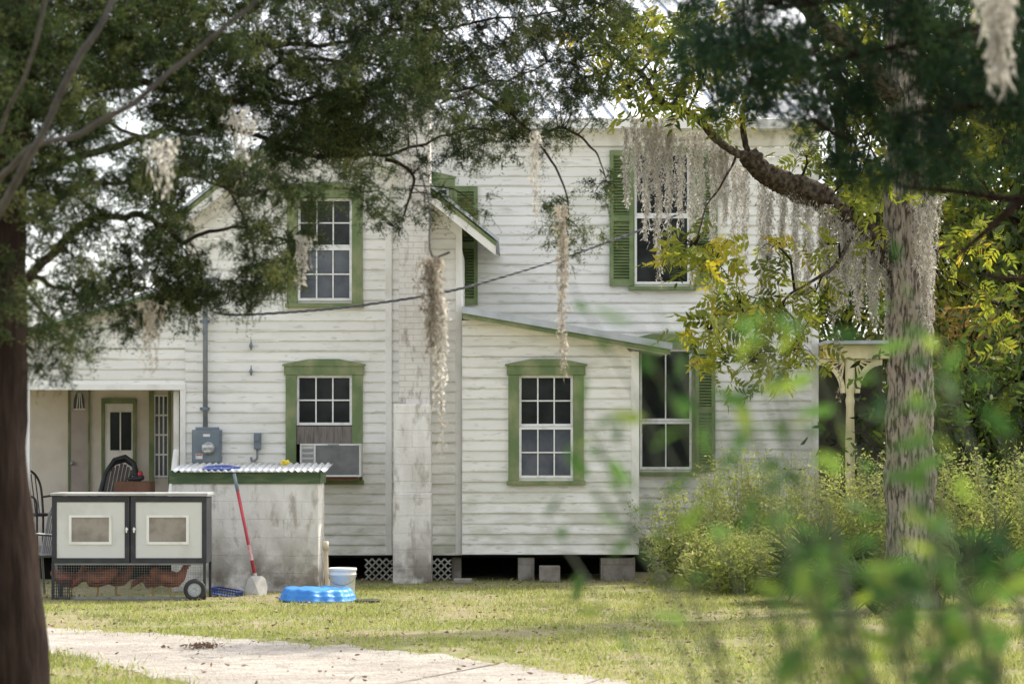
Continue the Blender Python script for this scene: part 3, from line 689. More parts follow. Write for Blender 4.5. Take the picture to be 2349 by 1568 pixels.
# hens
def hen(px_, Y, face, sc, head, label):
    r = thing('hen', (PX(px_, Y), Y, .02), label, 'hen', 'brown hens in the wire run')
    sec = [(-.215, .285, .008, .02), (-.19, .275, .022, .05), (-.14, .235, .045, .07), (-.08, .205, .07, .085), (0, .185, .082, .092), (.06, .19, .072, .085), (.1, .215, .052, .062)]
    if head: sec += [(.13, .26, .036, .04), (.145, .3, .029, .031), (.158, .333, .026, .027), (.178, .34, .021, .02), (.198, .333, .009, .01), (.213, .326, .002, .003)]
    else: sec += [(.15, .2, .036, .04), (.19, .17, .03, .031), (.22, .145, .026, .027), (.24, .125, .021, .02), (.25, .105, .009, .01), (.255, .092, .002, .003)]
    o = Vector(r.location); mb = MB()
    mb.tube([o+Vector((face*s[0]*sc, 0, s[1]*sc)) for s in sec], [(s[2]*sc, s[3]*sc) for s in sec], 14)
    obj('body', mb, HENM, r, smooth=True)
    hx, hz = ((.165, .36) if head else (.235, .165))
    mb = MB(); mb.prism([(o.x+face*(hx+dx)*sc, o.z+(hz+dz)*sc) for dx, dz in ((-.025, -.012), (-.028, .016), (-.016, .006), (-.006, .026), (.004, .008), (.014, .02), (.02, -.01))], o.y-.004, o.y+.004)
    mb.tube([o+Vector((face*(hx+.018)*sc, 0, (hz-.04)*sc)), o+Vector((face*(hx+.018)*sc, 0, (hz-.062)*sc))], [.007, .009], 6)
    obj('comb', mb, COMB, r)
    for s in (-1, 1):
        mb = MB(); k = o+Vector((0, s*.03*sc, 0))
        mb.tube([k+Vector((face*.01*sc, 0, .12*sc)), k+Vector((face*-.015*sc, 0, .07*sc)), k+Vector((0, 0, .006))], [.012, .008, .007], 6)
        for t in (-.5, 0, .5): mb.tube([k+Vector((0, 0, .006)), k+Vector((face*.05*math.cos(t)*sc, .05*math.sin(t)*sc, .004))], .004, 5)
        obj('leg', mb, YLEG, r)
        mb = MB(); mb.tube([o+Vector((face*x*sc, s*y*sc, z*sc)) for x, y, z in ((.06, .07, .2), (.0, .085, .195), (-.08, .07, .205), (-.15, .04, .235))], [(.01, .03), (.014, .055), (.012, .045), (.004, .01)], 8)
        obj('wing', mb, HENM, r, smooth=True)
hen(160, 25.6, 1, .92, True, 'brown hen at the left end of the run near the black wire')
hen(222, 25.46, -1, 1.0, False, 'brown hen pecking with head down, second from the left in the run')
hen(268, 25.68, 1, 1.0, True, 'brown hen with raised head at the middle of the run')
hen(350, 25.62, -1, .88, False, 'brown hen pecking, right of the middle of the run')
hen(392, 25.44, 1, 1.0, True, 'brown hen with red comb standing next to the coop wheel')

# ------------------------------------------------------------ yard things
def pool_rm(th, z): return 1+.03*math.cos(th*16+.6*math.sin(3*th))*(1 if z < .12 else .4)+.025*math.sin(th*3+1)+.018*math.sin(th*7)
mb = MB(); pc = (PX(728, 25.15), 25.15, 0)
mb.lathe([(.40, .0), (.405, .016), (.385, .024), (.378, .055), (.372, .073), (.362, .077), (.355, .105), (.34, .126), (.315, .133), (.28, .126), (.15, .115), (.0, .117)], 128, Matrix.Translation(pc) @ Matrix.Rotation(math.radians(1.5), 4, 'Y'), pool_rm)
for i, v in enumerate(mb.v):
    v = Vector(v)
    if v.z > .05: v.z += .022*mnoise.noise(Vector((v.x*9, v.y*9, 3)))
    mb.v[i] = tuple(v)
tag(obj('wading_pool', mb, BLUE, loc=pc, smooth=True), 'bright blue scalloped plastic wading pool upside down on the grass', 'wading pool')
bc = (PX(786, 25.65), 25.65, 0)
bk = thing('bucket', bc, 'white plastic bucket standing between the wading pool and the house', 'bucket')
mb = MB(); mb.lathe([(.122, 0), (.125, .005), (.138, .24), (.148, .242), (.148, .255), (.141, .257), (.143, .285), (.15, .287), (.151, .315), (.143, .318), (.139, .31), (.12, .02), (.0, .02)], 28, Matrix.Translation(bc)); obj('body', mb, PLASTICW, bk, smooth=True)
mb = MB(); mb.tube([Vector(bc)+Vector((.15*math.cos(t), -.06-.1*math.sin(t), .26-.12*math.sin(t))) for t in lerp(0, math.pi, 13)], .0035, 6); obj('handle', mb, WIRE, bk)
mb = MB(); mb.tube(catmull([P(747, 1244, 26.2), P(748, 1300, 26.2), P(750, 1325, 26.2), P(752, 1352, 26.2), P(754, 1368, 26.2)], 5), .026, 10); mb.tube([P(747, 1241, 26.2), P(747, 1262, 26.2)], .033, 10)
tag(obj('standing_pipe', mb, simple('yellowed_pipe', (.62, .52, .38), (.46, .37, .26), 5, .5), loc=P(746, 1330, 26.6), smooth=True), 'pale upright pipe standing at the right corner of the shed', 'pipe')
mb = MB(); mb.lathe([(.0, .02), (.1, .02), (.13, .03), (.14, .028), (.135, .01), (.0, .006)], 24, Matrix.Translation((PX(842, 24.85), 24.85, 0)))
tag(obj('black_lid', mb, BLACKP, loc=(PX(842, 24.85), 24.85, 0), smooth=True), 'flat black lid lying on the grass right of the wading pool', 'lid')
sv = thing('shovel', P(590, 1365, 26.1), 'long red handled shovel leaning against the block shed', 'shovel')
top = P(537, 1086, 26.62); bot = P(588, 1335, 26.28)
mb = MB(); mb.tube([top+(bot-top)*.16, bot], .018, 10); obj('handle', mb, RED, sv, smooth=True)
mb = MB(); mb.tube([top, top+(bot-top)*.165], .0195, 10); obj('grip', mb, GREYM, sv, smooth=True)
mb = MB(); mb.tube([top+(bot-top)*.66, top+(bot-top)*.8], .0192, 10); obj('label_band', mb, simple('worn_pink_label', (.6, .3, .3), (.7, .6, .58), 20, .5), sv)
mb = MB(); bl = [(-.06, .26), (-.1, .22), (-.125, .12), (-.12, .02), (-.05, -.0), (.05, -.0), (.12, .02), (.125, .12), (.1, .22), (.06, .26)]
ct = P(587, 1368, 26.15)
vs = [ct+Vector((x*.95, z*.45-.05*(1-(x/.125)**2), z*.85)) for x, z in bl]; vs2 = [v+Vector((0, .012, 0)) for v in vs]; n = len(bl)
mid = ct+Vector((0, -.01, .12))
mb.add(vs+vs2+[mid, mid+Vector((0, .012, 0))], [(i, (i+1) % n, 2*n) for i in range(n)]+[((i+1) % n+n, i+n, 2*n+1) for i in range(n)]+[(i, i+n, (i+1) % n+n, (i+1) % n) for i in range(n)])
mb.tube([bot+(top-bot)*.08, bot+(bot-top)*.1], [.022, .017], 8)
obj('blade', mb, PALEP, sv)
nt_ = thing('skimmer_net', P(503, 1076, 27.0), 'blue rimmed pool skimmer net lying on the shed roof', 'skimmer net')
nc = Vector((PX(503, 26.95), 26.95, sz2+.05)); rim = [nc+Vector((.165*math.cos(t), .22*math.sin(t), .016*math.sin(t))) for t in lerp(0, 2*math.pi, 29)]
mb = MB(); mb.tube(rim, .012, 8); obj('rim', mb, LTBLUE, nt_, smooth=True)
mb = MB(); mb.add(rim[:-1]+[nc-Vector((0, 0, .012))], [(i, (i+1) % 28, 28) for i in range(28)]); obj('netting', mb, DKBLUE, nt_)
mb = MB(); mb.tube([nc+Vector((.16, -.02, 0)), nc+Vector((.24, -.1, .0))], .013, 8); obj('socket', mb, LTBLUE, nt_)
q = P(655, 1065, 27.2)
mb = MB(); mb.tube([q+Vector((-.05, 0, .0)), q+Vector((-.035, 0, .016)), q+Vector((0, 0, .02)), q+Vector((.03, 0, .03)), q+Vector((.045, 0, .02))], [.012, .028, .03, .026, .01], 10)
mb.tube([q+Vector((-.02, -.02, .03)), q+Vector((-.03, -.025, .055))], [.018, .012], 8)
tag(obj('toy', mb, YELLOW, loc=q, smooth=True), 'small yellow plastic toy lying on the corrugated shed roof', 'toy')
Y = 25.9; cr = thing('basket', (PX(518, Y), Y, 0), 'dark blue plastic basket lying on the dirt between coop wheel and shovel', 'basket')
M_ = Matrix.Translation((PX(518, Y), Y, .005)) @ Matrix.Rotation(math.radians(-18), 4, 'Z') @ Matrix.Rotation(math.radians(8), 4, 'Y')
mb = MB(); mb.box(-.15, .15, -.1, .1, 0, .012, M_); obj('base', mb, DKBLUE, cr)
mb = MB()
for y in (-.1, .1):
    mb.box(-.15, .15, y-.005, y+.005, .06, .075, M_); mb.box(-.15, .15, y-.004, y+.004, .035, .042, M_)
    for i in range(11): mb.box(-.15+i*.0295, -.145+i*.0295, y-.006, y+.006, .012, .06, M_)
for x in (-.15, .15):
    mb.box(x-.005, x+.005, -.094, .094, .06, .075, M_)
    for i in range(6): mb.box(x-.006, x+.006, -.09+i*.034, -.083+i*.034, .012, .06, M_)
obj('slatted_side', mb, DKBLUE, cr)
mb = MB(); Y = 28.2; mb.box(PX(1040, Y), PX(1083, Y), Y, Y+.19, 0, .06); tag(obj('concrete_block', mb, RAWCMU, bev=.01, loc=(PX(1060, Y), Y, 0)), 'flat grey paving block on the dirt right of the chimney', 'concrete block')
mb = MB(); Y = 28.6; mb.box(PX(1237, Y), PX(1285, Y), Y, Y+.19, 0, .19); tag(obj('concrete_block', mb, RAWCMU, bev=.01, loc=(PX(1260, Y), Y, 0)), 'loose grey concrete block standing under the right lean-to', 'concrete block')
# porch clutter
PF = pf
fc = thing('folded_lounge_chair', (PX(256, 30.3), 30.3, PF), 'black folded slatted chair leaning against the glazed porch door', 'folding chair')
M_ = Matrix.Translation((PX(248, 30.3), 30.2, PF)) @ Matrix.Rotation(math.radians(9), 4, 'Y') @ Matrix.Rotation(math.radians(-14), 4, 'X')
arch = [(-.21, 0), (-.23, .4), (-.2, .95), (-.12, 1.14), (0, 1.2), (.12, 1.14), (.2, .95), (.23, .4), (.21, 0)]
mb = MB(); mb.tube([M_ @ Vector((x, 0, z)) for x, z in arch], .032, 8); mb.tube([M_ @ Vector((x*1.1, .09, z*.98)) for x, z in arch], .03, 8); obj('frame', mb, BLACKP, fc, smooth=True)
mb = MB()
for i in range(8):
    x = -.16+i*.0457; mb.box(x-.018, x+.018, -.012, .01, .12, 1.12-abs(i-3.5)*.03, M_)
obj('slats', mb, simple('dark_brown_resin', (.07, .055, .045), None, 6, .5), fc)
def chair(name, cx_, Y, zf, mat, label, rot):
    r = thing(name, (cx_, Y, zf), label, 'chair'); M_ = Matrix.Translation((cx_, Y, zf)) @ Matrix.Rotation(rot, 4, 'Z')
    mb = MB(); mb.box(-.24, .24, -.22, .22, .42, .45, M_); obj('seat', mb, mat, r, bev=.01)
    for x in (-.21, .21):
        for y in (-.2, .2):
            mb = MB(); mb.tube([M_ @ Vector((x, y, .43)), M_ @ Vector((x*1.15, y*1.2, 0))], .014, 7); obj('leg', mb, mat, r)
        mb = MB(); mb.tube(catmull([M_ @ Vector((x, .2, .65)), M_ @ Vector((x*1.1, -.05, .67)), M_ @ Vector((x*1.1, -.2, .62)), M_ @ Vector((x, -.2, .43))], 4), .014, 7); obj('armrest', mb, mat, r)
    mb = MB(); mb.tube(catmull([M_ @ Vector((-.21, .2, .43)), M_ @ Vector((-.22, .27, .8)), M_ @ Vector((-.1, .3, .97)), M_ @ Vector((.1, .3, .97)), M_ @ Vector((.22, .27, .8)), M_ @ Vector((.21, .2, .43))], 5), .015, 7)
    for i in range(6): x = -.15+i*.06; mb.tube([M_ @ Vector((x, .2, .45)), M_ @ Vector((x, .29, .94))], .008, 5)
    obj('backrest', mb, mat, r)
chair('porch_chair', PX(92, 30), 30.0, PF, BLACKP, 'dark spindle back chair on the porch behind the coop', math.radians(50))
chair('metal_chair', PX(70, 25.9), 25.9, 0, simple('grey_metal_tube', (.2, .2, .2), None, 7, .4, .5), 'grey metal chair between the cedar trunk and the coop', math.radians(-60))
mb = MB(); Y = 29.9; mb.box(PX(262, Y), PX(345, Y), Y, Y+.4, PF, PZ(1104, Y)); tag(obj('wooden_chest', mb, BROWNB, bev=.01, loc=(PX(303, Y), Y, PF)), 'low brown wooden chest on the porch under a red tool', 'chest')
tl = thing('power_tool', P(318, 1104, 29.95), 'red and black power tool resting on the brown chest', 'tool'); q = P(312, 1104, 29.95)
mb = MB(); mb.tube([q+Vector((-.1, 0, .03)), q+Vector((0, 0, .035)), q+Vector((.06, 0, .05)), q+Vector((.1, 0, .05))], [.02, .03, .04, .025], 10); obj('body', mb, BLACKP, tl, smooth=True)
mb = MB(); mb.tube([q+Vector((.05, 0, .06)), q+Vector((.055, 0, .1)), q+Vector((.05, 0, .13))], [.03, .034, .022], 10); obj('motor_cover', mb, RED, tl, smooth=True)
mb = MB(); mb.tube(catmull([q+Vector((-.09, 0, .04)), q+Vector((-.05, 0, .085)), q+Vector((.03, 0, .09))], 4), .011, 8); obj('handle', mb, BLACKP, tl, smooth=True)
mb = MB(); mb.tube([P(372, 1290, 28.3), P(404, 1030, 28.9)], [(.03, .012)]*2, 4); tag(obj('plank', mb, WHITE, loc=P(372, 1290, 28.3)), 'white plank leaning against the right side of the porch opening', 'plank')

# ------------------------------------------------------------ vegetation helpers
def frames(dirs):
    d = dirs/np.maximum(np.linalg.norm(dirs, axis=1, keepdims=True), 1e-9)
    r = RNG.normal(size=d.shape); u = r-(r*d).sum(1, keepdims=True)*d
    u /= np.maximum(np.linalg.norm(u, axis=1, keepdims=True), 1e-9)
    return d, u, np.cross(d, u)
def instance(tv, tt, pos, dirs, scale):
    d, u, w = frames(dirs); s = scale[:, None, None]
    V = pos[:, None, :]+s*(tv[None, :, 0:1]*d[:, None, :]+tv[None, :, 1:2]*u[:, None, :]+tv[None, :, 2:3]*w[:, None, :])
    n = len(tv); T = tt[None]+(np.arange(len(pos))*n)[:, None, None]
    return V.reshape(-1, 3), T.reshape(-1, tt.shape[1])
def multi(templates, pos, dirs, scale, vals):
    Vs = []; Ts = []; vv = []; off = 0; k = len(templates); idx = RNG.integers(0, k, len(pos))
    for i, (tv, tt, tj) in enumerate(templates):
        m = idx == i
        if not m.any(): continue
        V, T = instance(tv, tt, pos[m], dirs[m], scale[m]); Vs.append(V); Ts.append(T+off); off += len(V)
        vv.append(np.clip(np.repeat(vals[m], len(tv))+np.tile(tj, m.sum()), 0, 1))
    return np.concatenate(Vs), np.concatenate(Ts), np.concatenate(vv)
def cedar_tuft(seed, wid=.042, nt=6, ns=11):
    r = np.random.default_rng(seed); V = []; T = []; J = []
    for q in range(nt):
        ax = np.array([r.uniform(.3, 1), r.normal()*.55, r.normal()*.5-.1]); ax /= np.linalg.norm(ax); ln = r.uniform(.5, 1.0)
        bend = r.normal(size=3)*.25+np.array([0, 0, -.12])
        for i in range(ns):
            t = (i+.5)/ns; a = ax*ln*t+bend*t*t
            d = ax*.7+r.normal(size=3)*.75; d /= np.linalg.norm(d); l = r.uniform(.14, .28)*(1.1-.5*t)
            side = np.cross(d, r.normal(size=3)); side /= np.linalg.norm(side)+1e-9; n = len(V); m = a+d*l*.45
            V.extend([a, m+side*wid*.5, a+d*l, m-side*wid*.5]); T.extend([(n, n+1, n+2), (n, n+2, n+3)]); j = r.uniform(-.2, .15)+.28*t; J.extend([j-.1, j, j+.15, j])
        e = ax*ln+bend; m = ax*ln*.5+bend*.25; s_ = np.cross(ax, r.normal(size=3)); s_ *= .008/np.linalg.norm(s_); n = len(V)
        V.extend([-s_, s_, m+s_, m-s_, e]); T.extend([(n, n+1, n+2), (n, n+2, n+3), (n+3, n+2, n+4)]); J.extend([-.3]*5)
    return np.array(V), np.array(T), np.array(J)
CS = [cedar_tuft(i, .042) for i in range(7)]
CSB = [cedar_tuft(i+20, .055, 5, 9) for i in range(5)]
def leaf_t(w=.34, droop=.12, fold=.1):
    V = np.array([(0, 0, 0), (.3, w*.5, fold*.5), (.3, -w*.5, fold*.5), (.35, 0, 0), (.68, w*.36, fold*.3-droop*.4), (.68, -w*.36, fold*.3-droop*.4), (.7, 0, -droop*.4), (1, 0, -droop)])
    T = np.array([(0, 3, 1), (0, 2, 3), (1, 3, 6), (1, 6, 4), (2, 6, 3), (2, 5, 6), (4, 6, 7), (5, 7, 6)])
    return V, T, np.zeros(len(V))
LEAF = [leaf_t(), leaf_t(.42, .2, .05), leaf_t(.3, .05, .18)]
def compound(seed):
    r = np.random.default_rng(seed); V = []; T = []; J = []; off = 0
    for i in range(5):
        t = .25+.75*i/4
        for s in ((-1, 1) if i < 4 else (0,)):
            v, f, _ = leaf_t(.32, .15); ang = s*math.radians(r.uniform(45, 70)); L_ = .38*r.uniform(.85, 1.1); c_, s_ = math.cos(ang), math.sin(ang)
            q = v*L_; x = q[:, 0]*c_-q[:, 1]*s_+t*.8; y = q[:, 0]*s_+q[:, 1]*c_; z = q[:, 2]-.3*t*t-.1*np.abs(y)+r.uniform(-.03, .03)
            V.append(np.stack([x, y, z], 1)); T.append(f+off); off += len(v); J += [r.uniform(-.1, .1)]*len(v)
    return np.concatenate(V), np.concatenate(T), np.array(J)
CP = [compound(i) for i in range(5)]
def arr(vs): return np.array([tuple(v) for v in vs])

# ------------------------------------------------------------ left cedar
lc = thing('cedar_tree', (PX(25, 12), 12, 0), 'dark cedar with bare trunk at the left edge and boughs sweeping across the top', 'tree')
mb = MB()
tp = catmull([(PX(30, 12), 12, -.1), P(22, 1568, 12), P(-8, 1250, 12), P(-20, 1000, 12), P(-18, 700, 12), P(-5, 400, 12.1), P(20, 100, 12.2), P(40, -300, 12.3), P(50, -800, 12.4)], 8)
mb.tube(tp, [.215-.10*(i/len(tp))+.05*max(0, 1-i/8) for i in range(len(tp))], 18, jit=.12)
obj('trunk', mb, BARKC, lc, smooth=True)
boughs = [
    [(0, 720, 12), (180, 520, 12.8), (330, 500, 13.5), (420, 540, 14), (560, 520, 14.6), (660, 560, 15.2)],
    [(0, 430, 12), (250, 335, 13.1), (480, 290, 14.2), (700, 350, 15.2), (880, 358, 16), (1050, 305, 16.6), (1210, 320, 17)],
    [(10, 300, 12), (300, 190, 13.2), (600, 235, 14.5), (760, 213, 15.2), (940, 188, 15.8), (1080, 200, 16.2), (1320, 130, 17)],
    [(20, 160, 12), (350, 70, 13.4), (700, 105, 14.6), (1000, 60, 15.8), (1380, 10, 17)],
    [(30, -30, 12.2), (400, -50, 13.7), (900, -70, 15.4), (1450, -50, 17)],
    [(-10, 650, 12), (100, 640, 12.4), (190, 680, 13), (330, 660, 13.6), (430, 700, 14)],
    [(0, 520, 12), (200, 430, 12.6), (380, 400, 13.2), (560, 440, 13.8), (720, 430, 14.3), (830, 440, 14.6)],
    [(1080, 200, 16.2), (1190, 280, 16.3), (1290, 420, 16.3), (1300, 500, 16.3)],
    [(480, 290, 14.2), (640, 150, 14.5), (870, 150, 14.8), (1000, 210, 15), (1130, 200, 15.2)],
    [(0, 250, 12), (180, 260, 12.5), (350, 330, 13), (480, 400, 13.4), (560, 500, 13.7), (590, 610, 13.9)],
    [(0, 600, 12), (60, 660, 12), (120, 740, 12.1), (150, 790, 12.2)],
    [(880, 358, 16), (950, 400, 16), (930, 480, 16), (900, 520, 16)],
    [(1210, 320, 17), (1290, 300, 17), (1360, 340, 17), (1390, 420, 17)]]
bs = []; bpx = []; by = []
for i, b in enumerate(boughs):
    pts = catmull([P(*q) for q in b], 9)
    pts = [p+Vector((.015*mnoise.noise(p*5+Vector((3, i*7, 0))), 0, .05*mnoise.noise(p*3+Vector((i*7, 0, 0)))+.02*mnoise.noise(p*9))) for p in pts]
    mb = MB(); r0 = .024 if i < 5 else .014
    mb.tube(pts, [r0*(1-.82*k/len(pts)) for k in range(len(pts))], 8, jit=.2); obj('limb', mb, BARKC, lc, smooth=True)
    bs += pts
    for p in pts: bpx.append((p.x*F/p.y+CX, HZ-(p.z-EYE)*F/p.y)); by.append(p.y)
for b, r0 in (([(-40, 560, 10.5), (20, 440, 10.3), (100, 300, 10.1), (195, 110, 10), (290, -60, 10)], .02), ([(-20, 450, 11), (60, 345, 10.6), (250, 268, 10.2), (430, 130, 10.1), (560, 30, 10), (640, -60, 10)], .015), ([(0, 300, 11), (60, 180, 10.6), (100, 20, 10.4), (115, -80, 10.4)], .01)):
    pts = catmull([P(*q) for q in b], 9); pts = [p+Vector((0, 0, .04*mnoise.noise(p*4))) for p in pts]; mb = MB(); mb.tube(pts, [r0*(1-.5*k/len(pts)) for k in range(len(pts))], 9, jit=.25)
    o = obj('limb', mb, BARKP, lc, smooth=True); o['label'] = 'pale grey bare limb'
lowx = [-150, 0, 60, 130, 200, 300, 400, 560, 640, 700, 780, 850, 930, 1000, 1060, 1150, 1230, 1290, 1340, 1400, 1450]
lowy = [720, 780, 880, 840, 780, 750, 730, 710, 660, 560, 500, 490, 540, 450, 410, 360, 330, 320, 300, 250, 80]
bpx = np.array(bpx); cent = []
rr = random.Random(3)
def addc(x, y):
    k = int(np.argmin(((bpx-np.array((x, y)))**2).sum(1))); cent.append((x, y, by[k]+rr.gauss(0, .3), k))
cnt = 0
while cnt < 1120:
    x = rr.uniform(-100, 1450); y = rr.uniform(-90, 890); lim = np.interp(x, lowx, lowy)
    if y > lim-15: continue
    pr_ = 1.0 if (y < 250 and x < 1080) else (.62 if y < 260 else (.68 if x < 680 else .54))
    if rr.random() > pr_: continue
    if mnoise.noise(Vector((x/75, y/48, 3.3))) < (-.06 if y > 250 else -.3) and y > 60: continue
    addc(x, y); cnt += 1
for i in range(46): addc(rr.uniform(600, 860), rr.uniform(215, 360))
for e in ((1290, 500), (1285, 540), (1300, 460), (1365, 440), (1395, 415), (1340, 540), (1310, 560), (1280, 480), (1320, 520), (900, 520), (920, 500), (880, 500), (840, 410), (870, 430), (590, 640), (560, 690), (575, 600), (110, 800), (150, 760), (130, 830), (90, 850), (100, 770), (170, 790), (1250, 330), (1270, 300), (930, 400), (1010, 460), (600, 590), (470, 640), (1090, 470), (1180, 300), (1330, 270), (440, 720), (620, 640), (1380, 400), (1400, 450), (700, 480), (680, 440), (730, 450), (760, 400), (800, 390)): addc(*e)
pos = []; dirs = []; scl = []; val = []; tw = MB()
for (x, y, Y, k) in cent:
    c = P(x, y, Y); ca = np.array(c); b = bs[k]; L_ = (c-b).length
    md = b+(c-b)*.5+Vector((rr.uniform(-.07, .07), rr.uniform(-.05, .05), .1*L_))
    tw.tube(catmull([b, md, c], 4), lerp(.0055, .0025, 9), 5, cap=False)
    out = np.array(c-md); out /= np.linalg.norm(out)+1e-6
    base_v = rr.uniform(.0, .8)
    n = rr.randint(5, 8)
    for q in range(n):
        d = out*.6+RNG.normal(size=3)*.65+np.array([0, 0, -.4])
        p = ca+RNG.normal(size=3)*np.array([.065, .08, .045]); pos.append(p); dirs.append(d); scl.append(rr.uniform(.095, .185)); val.append(base_v+rr.uniform(-.15, .2))
V, T, vv = multi(CS, np.array(pos), np.array(dirs), np.array(scl), np.array(val))
obj('twigs', tw, BARKT, lc)
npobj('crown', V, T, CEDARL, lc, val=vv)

# ------------------------------------------------------------ right cedar (nearer, dark)
rc = thing('cedar_tree', (3.2, 9, 0), 'dark shaded cedar whose boughs fill the top right corner', 'tree')
mb = MB(); mb.tube(catmull([(3.2, 9, -.1), (3.15, 9, 1.5), (3.1, 9, 3), (3.05, 9, 5)], 6), lerp(.22, .12, 19), 14, jit=.12); obj('trunk', mb, BARKC, rc, smooth=True)
rb = [[(2700, 420, 9), (2349, 455, 9.2), (2200, 440, 9.4), (2090, 432, 9.5)], [(2700, 250, 9), (2349, 240, 9.3), (2100, 260, 9.5), (1950, 330, 9.6)], [(2700, 50, 9), (2300, 60, 9.3), (2000, 120, 9.6), (1760, 180, 9.9), (1640, 240, 10)], [(2700, -100, 9), (2200, -40, 9.4), (1800, 20, 9.8)],
      [(2700, 640, 9.2), (2349, 640, 9.3), (2250, 628, 9.4)], [(2349, 455, 9.2), (2250, 540, 9.2), (2180, 600, 9.2)]]
bs = []
for b in rb:
    pts = catmull([P(*q) for q in b], 8); mb = MB(); mb.tube(pts, lerp(.018, .005, len(pts)), 7, jit=.1); obj('limb', mb, BARKC, rc, smooth=True); bs += pts
BSA = arr(bs); pos = []; dirs = []; scl = []; val = []; tw = MB()
lx_ = [1560, 1650, 1750, 1800, 1850, 1900, 1950, 2000, 2100, 2200, 2349, 2500]; ly_ = [220, 300, 300, 280, 290, 370, 450, 480, 510, 470, 440, 430]
cn = 0
while cn < 320:
    x = rr.uniform(1520, 2480); y = rr.uniform(-110, 520)
    if y > np.interp(x, lx_, ly_)-30: continue
    if x < 1740 and rr.random() > .3: continue
    if 1740 <= x < 1880 and rr.random() > .75: continue
    if x > 1860 and y > 280 and rr.random() > .55: continue
    if mnoise.noise(Vector((x/100, y/70, 7.7))) < -.14 and x > 1760: continue
    cn += 1; Y = rr.uniform(9, 10.4); c = P(x, y, Y); ca = np.array(c)
    k = int(np.argmin(((BSA-ca)**2).sum(1))); b = bs[k]; tw.tube([b, (b+c)/2+Vector((0, 0, .03)), c], [.005, .003, .002], 5, cap=False)
    bv = rr.uniform(0, .85)
    for q in range(7):
        d = np.array(c-b); d = d/(np.linalg.norm(d)+1e-6)*.6+RNG.normal(size=3)*.7+np.array([0, 0, -.35])
        pos.append(ca+RNG.normal(size=3)*np.array([.05, .07, .038])); dirs.append(d); scl.append(rr.uniform(.085, .15)); val.append(bv+rr.uniform(-.1, .2))
V, T, vv = multi(CSB, np.array(pos), np.array(dirs), np.array(scl), np.array(val))
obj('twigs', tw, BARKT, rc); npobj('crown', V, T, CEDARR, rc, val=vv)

# ------------------------------------------------------------ mossy pecan / oak on the right
ok = thing('mossy_tree', (PX(2092, 24), 24, 0), 'rough barked tree hung with moss, trunk on the right before the porch', 'tree')
tp = catmull([(PX(2096, 24), 24, -.1), P(2094, 1330, 24), P(2086, 1000, 24), P(2090, 760, 24), P(2078, 500, 24), P(2082, 250, 24), P(2050, -300, 24.2), P(2020, -700, 24.4)], 44)
mb = MB(); mb.tube(tp, [(.25-.09*(i/len(tp))+.1*max(0, 1-i/25))*(1+.05*mnoise.noise(Vector((i*.09, 1, 2)))) for i in range(len(tp))], 72, jit=.16)
NV = []
c_ok = Vector((PX(2088, 24), 24, 0))
for v in mb.v:
    v = Vector(v); q = Vector((v.x*16, v.y*16, v.z*3.2)); rdg = abs(mnoise.noise(q))+.5*abs(mnoise.noise(q*2.1))
    d = Vector((v.x-c_ok.x, v.y-c_ok.y, 0)); d.normalize(); NV.append(tuple(v+d*(rdg-.3)*.055))
mb.v = NV
obj('trunk', mb, BARKO, ok, smooth=True)
limbs = [([(2070, 610, 24), (2010, 560, 24), (1950, 520, 23.9), (1880, 455, 23.7), (1800, 430, 23.4), (1745, 400, 23.2), (1715, 350, 23.1)], .15, .085),
         ([(1715, 350, 23.1), (1660, 330, 22.9), (1600, 265, 22.7), (1530, 245, 22.6), (1475, 160, 22.5), (1410, 120, 22.4), (1350, 60, 22.3)], .04, .018),
         ([(1715, 350, 23.1), (1700, 260, 23), (1740, 150, 23), (1700, 40, 23), (1730, -120, 23)], .026, .018),
         ([(2080, 250, 24), (1900, 60, 23.5), (1700, -60, 23), (1560, -80, 22.6)], .1, .03), ([(1960, 525, 23.9), (1900, 620, 23.4), (1780, 690, 23), (1640, 720, 22.6)], .02, .007),
         ([(1690, 335, 23.1), (1640, 450, 22.7), (1600, 560, 22.5)], .012, .006), ([(2085, 350, 24), (2250, 200, 24.5), (2450, 60, 25)], .09, .04), ([(1475, 160, 22.5), (1500, 220, 22.2), (1470, 280, 22)], .014, .007)]
lpts = []
for b, r0, r1 in limbs:
    pts = catmull([P(*q) for q in b], 22); pts = [p+Vector((.07*mnoise.noise(p*2.2), 0, .09*mnoise.noise(p*2.2+Vector((9, 0, 0))))) if 0 < i < len(pts)-1 else p for i, p in enumerate(pts)]
    mb = MB(); mb.tube(pts, [r*(1+.22*mnoise.noise(p*7)) for r, p in zip(lerp(r0, r1, len(pts)), pts)], 20, jit=.4)
    mb.v = [tuple(Vector(v)+Vector((mnoise.noise(Vector(v)*22), mnoise.noise(Vector(v)*22+Vector((5, 0, 0))), mnoise.noise(Vector(v)*22+Vector((0, 5, 0)))))*min(.025, r0*.25)) for v in mb.v]
    obj('limb', mb, BARKL, ok, smooth=True); lpts += pts
LPA = arr(lpts)
pos = []; dirs = []; scl = []; val = []; tw = MB()
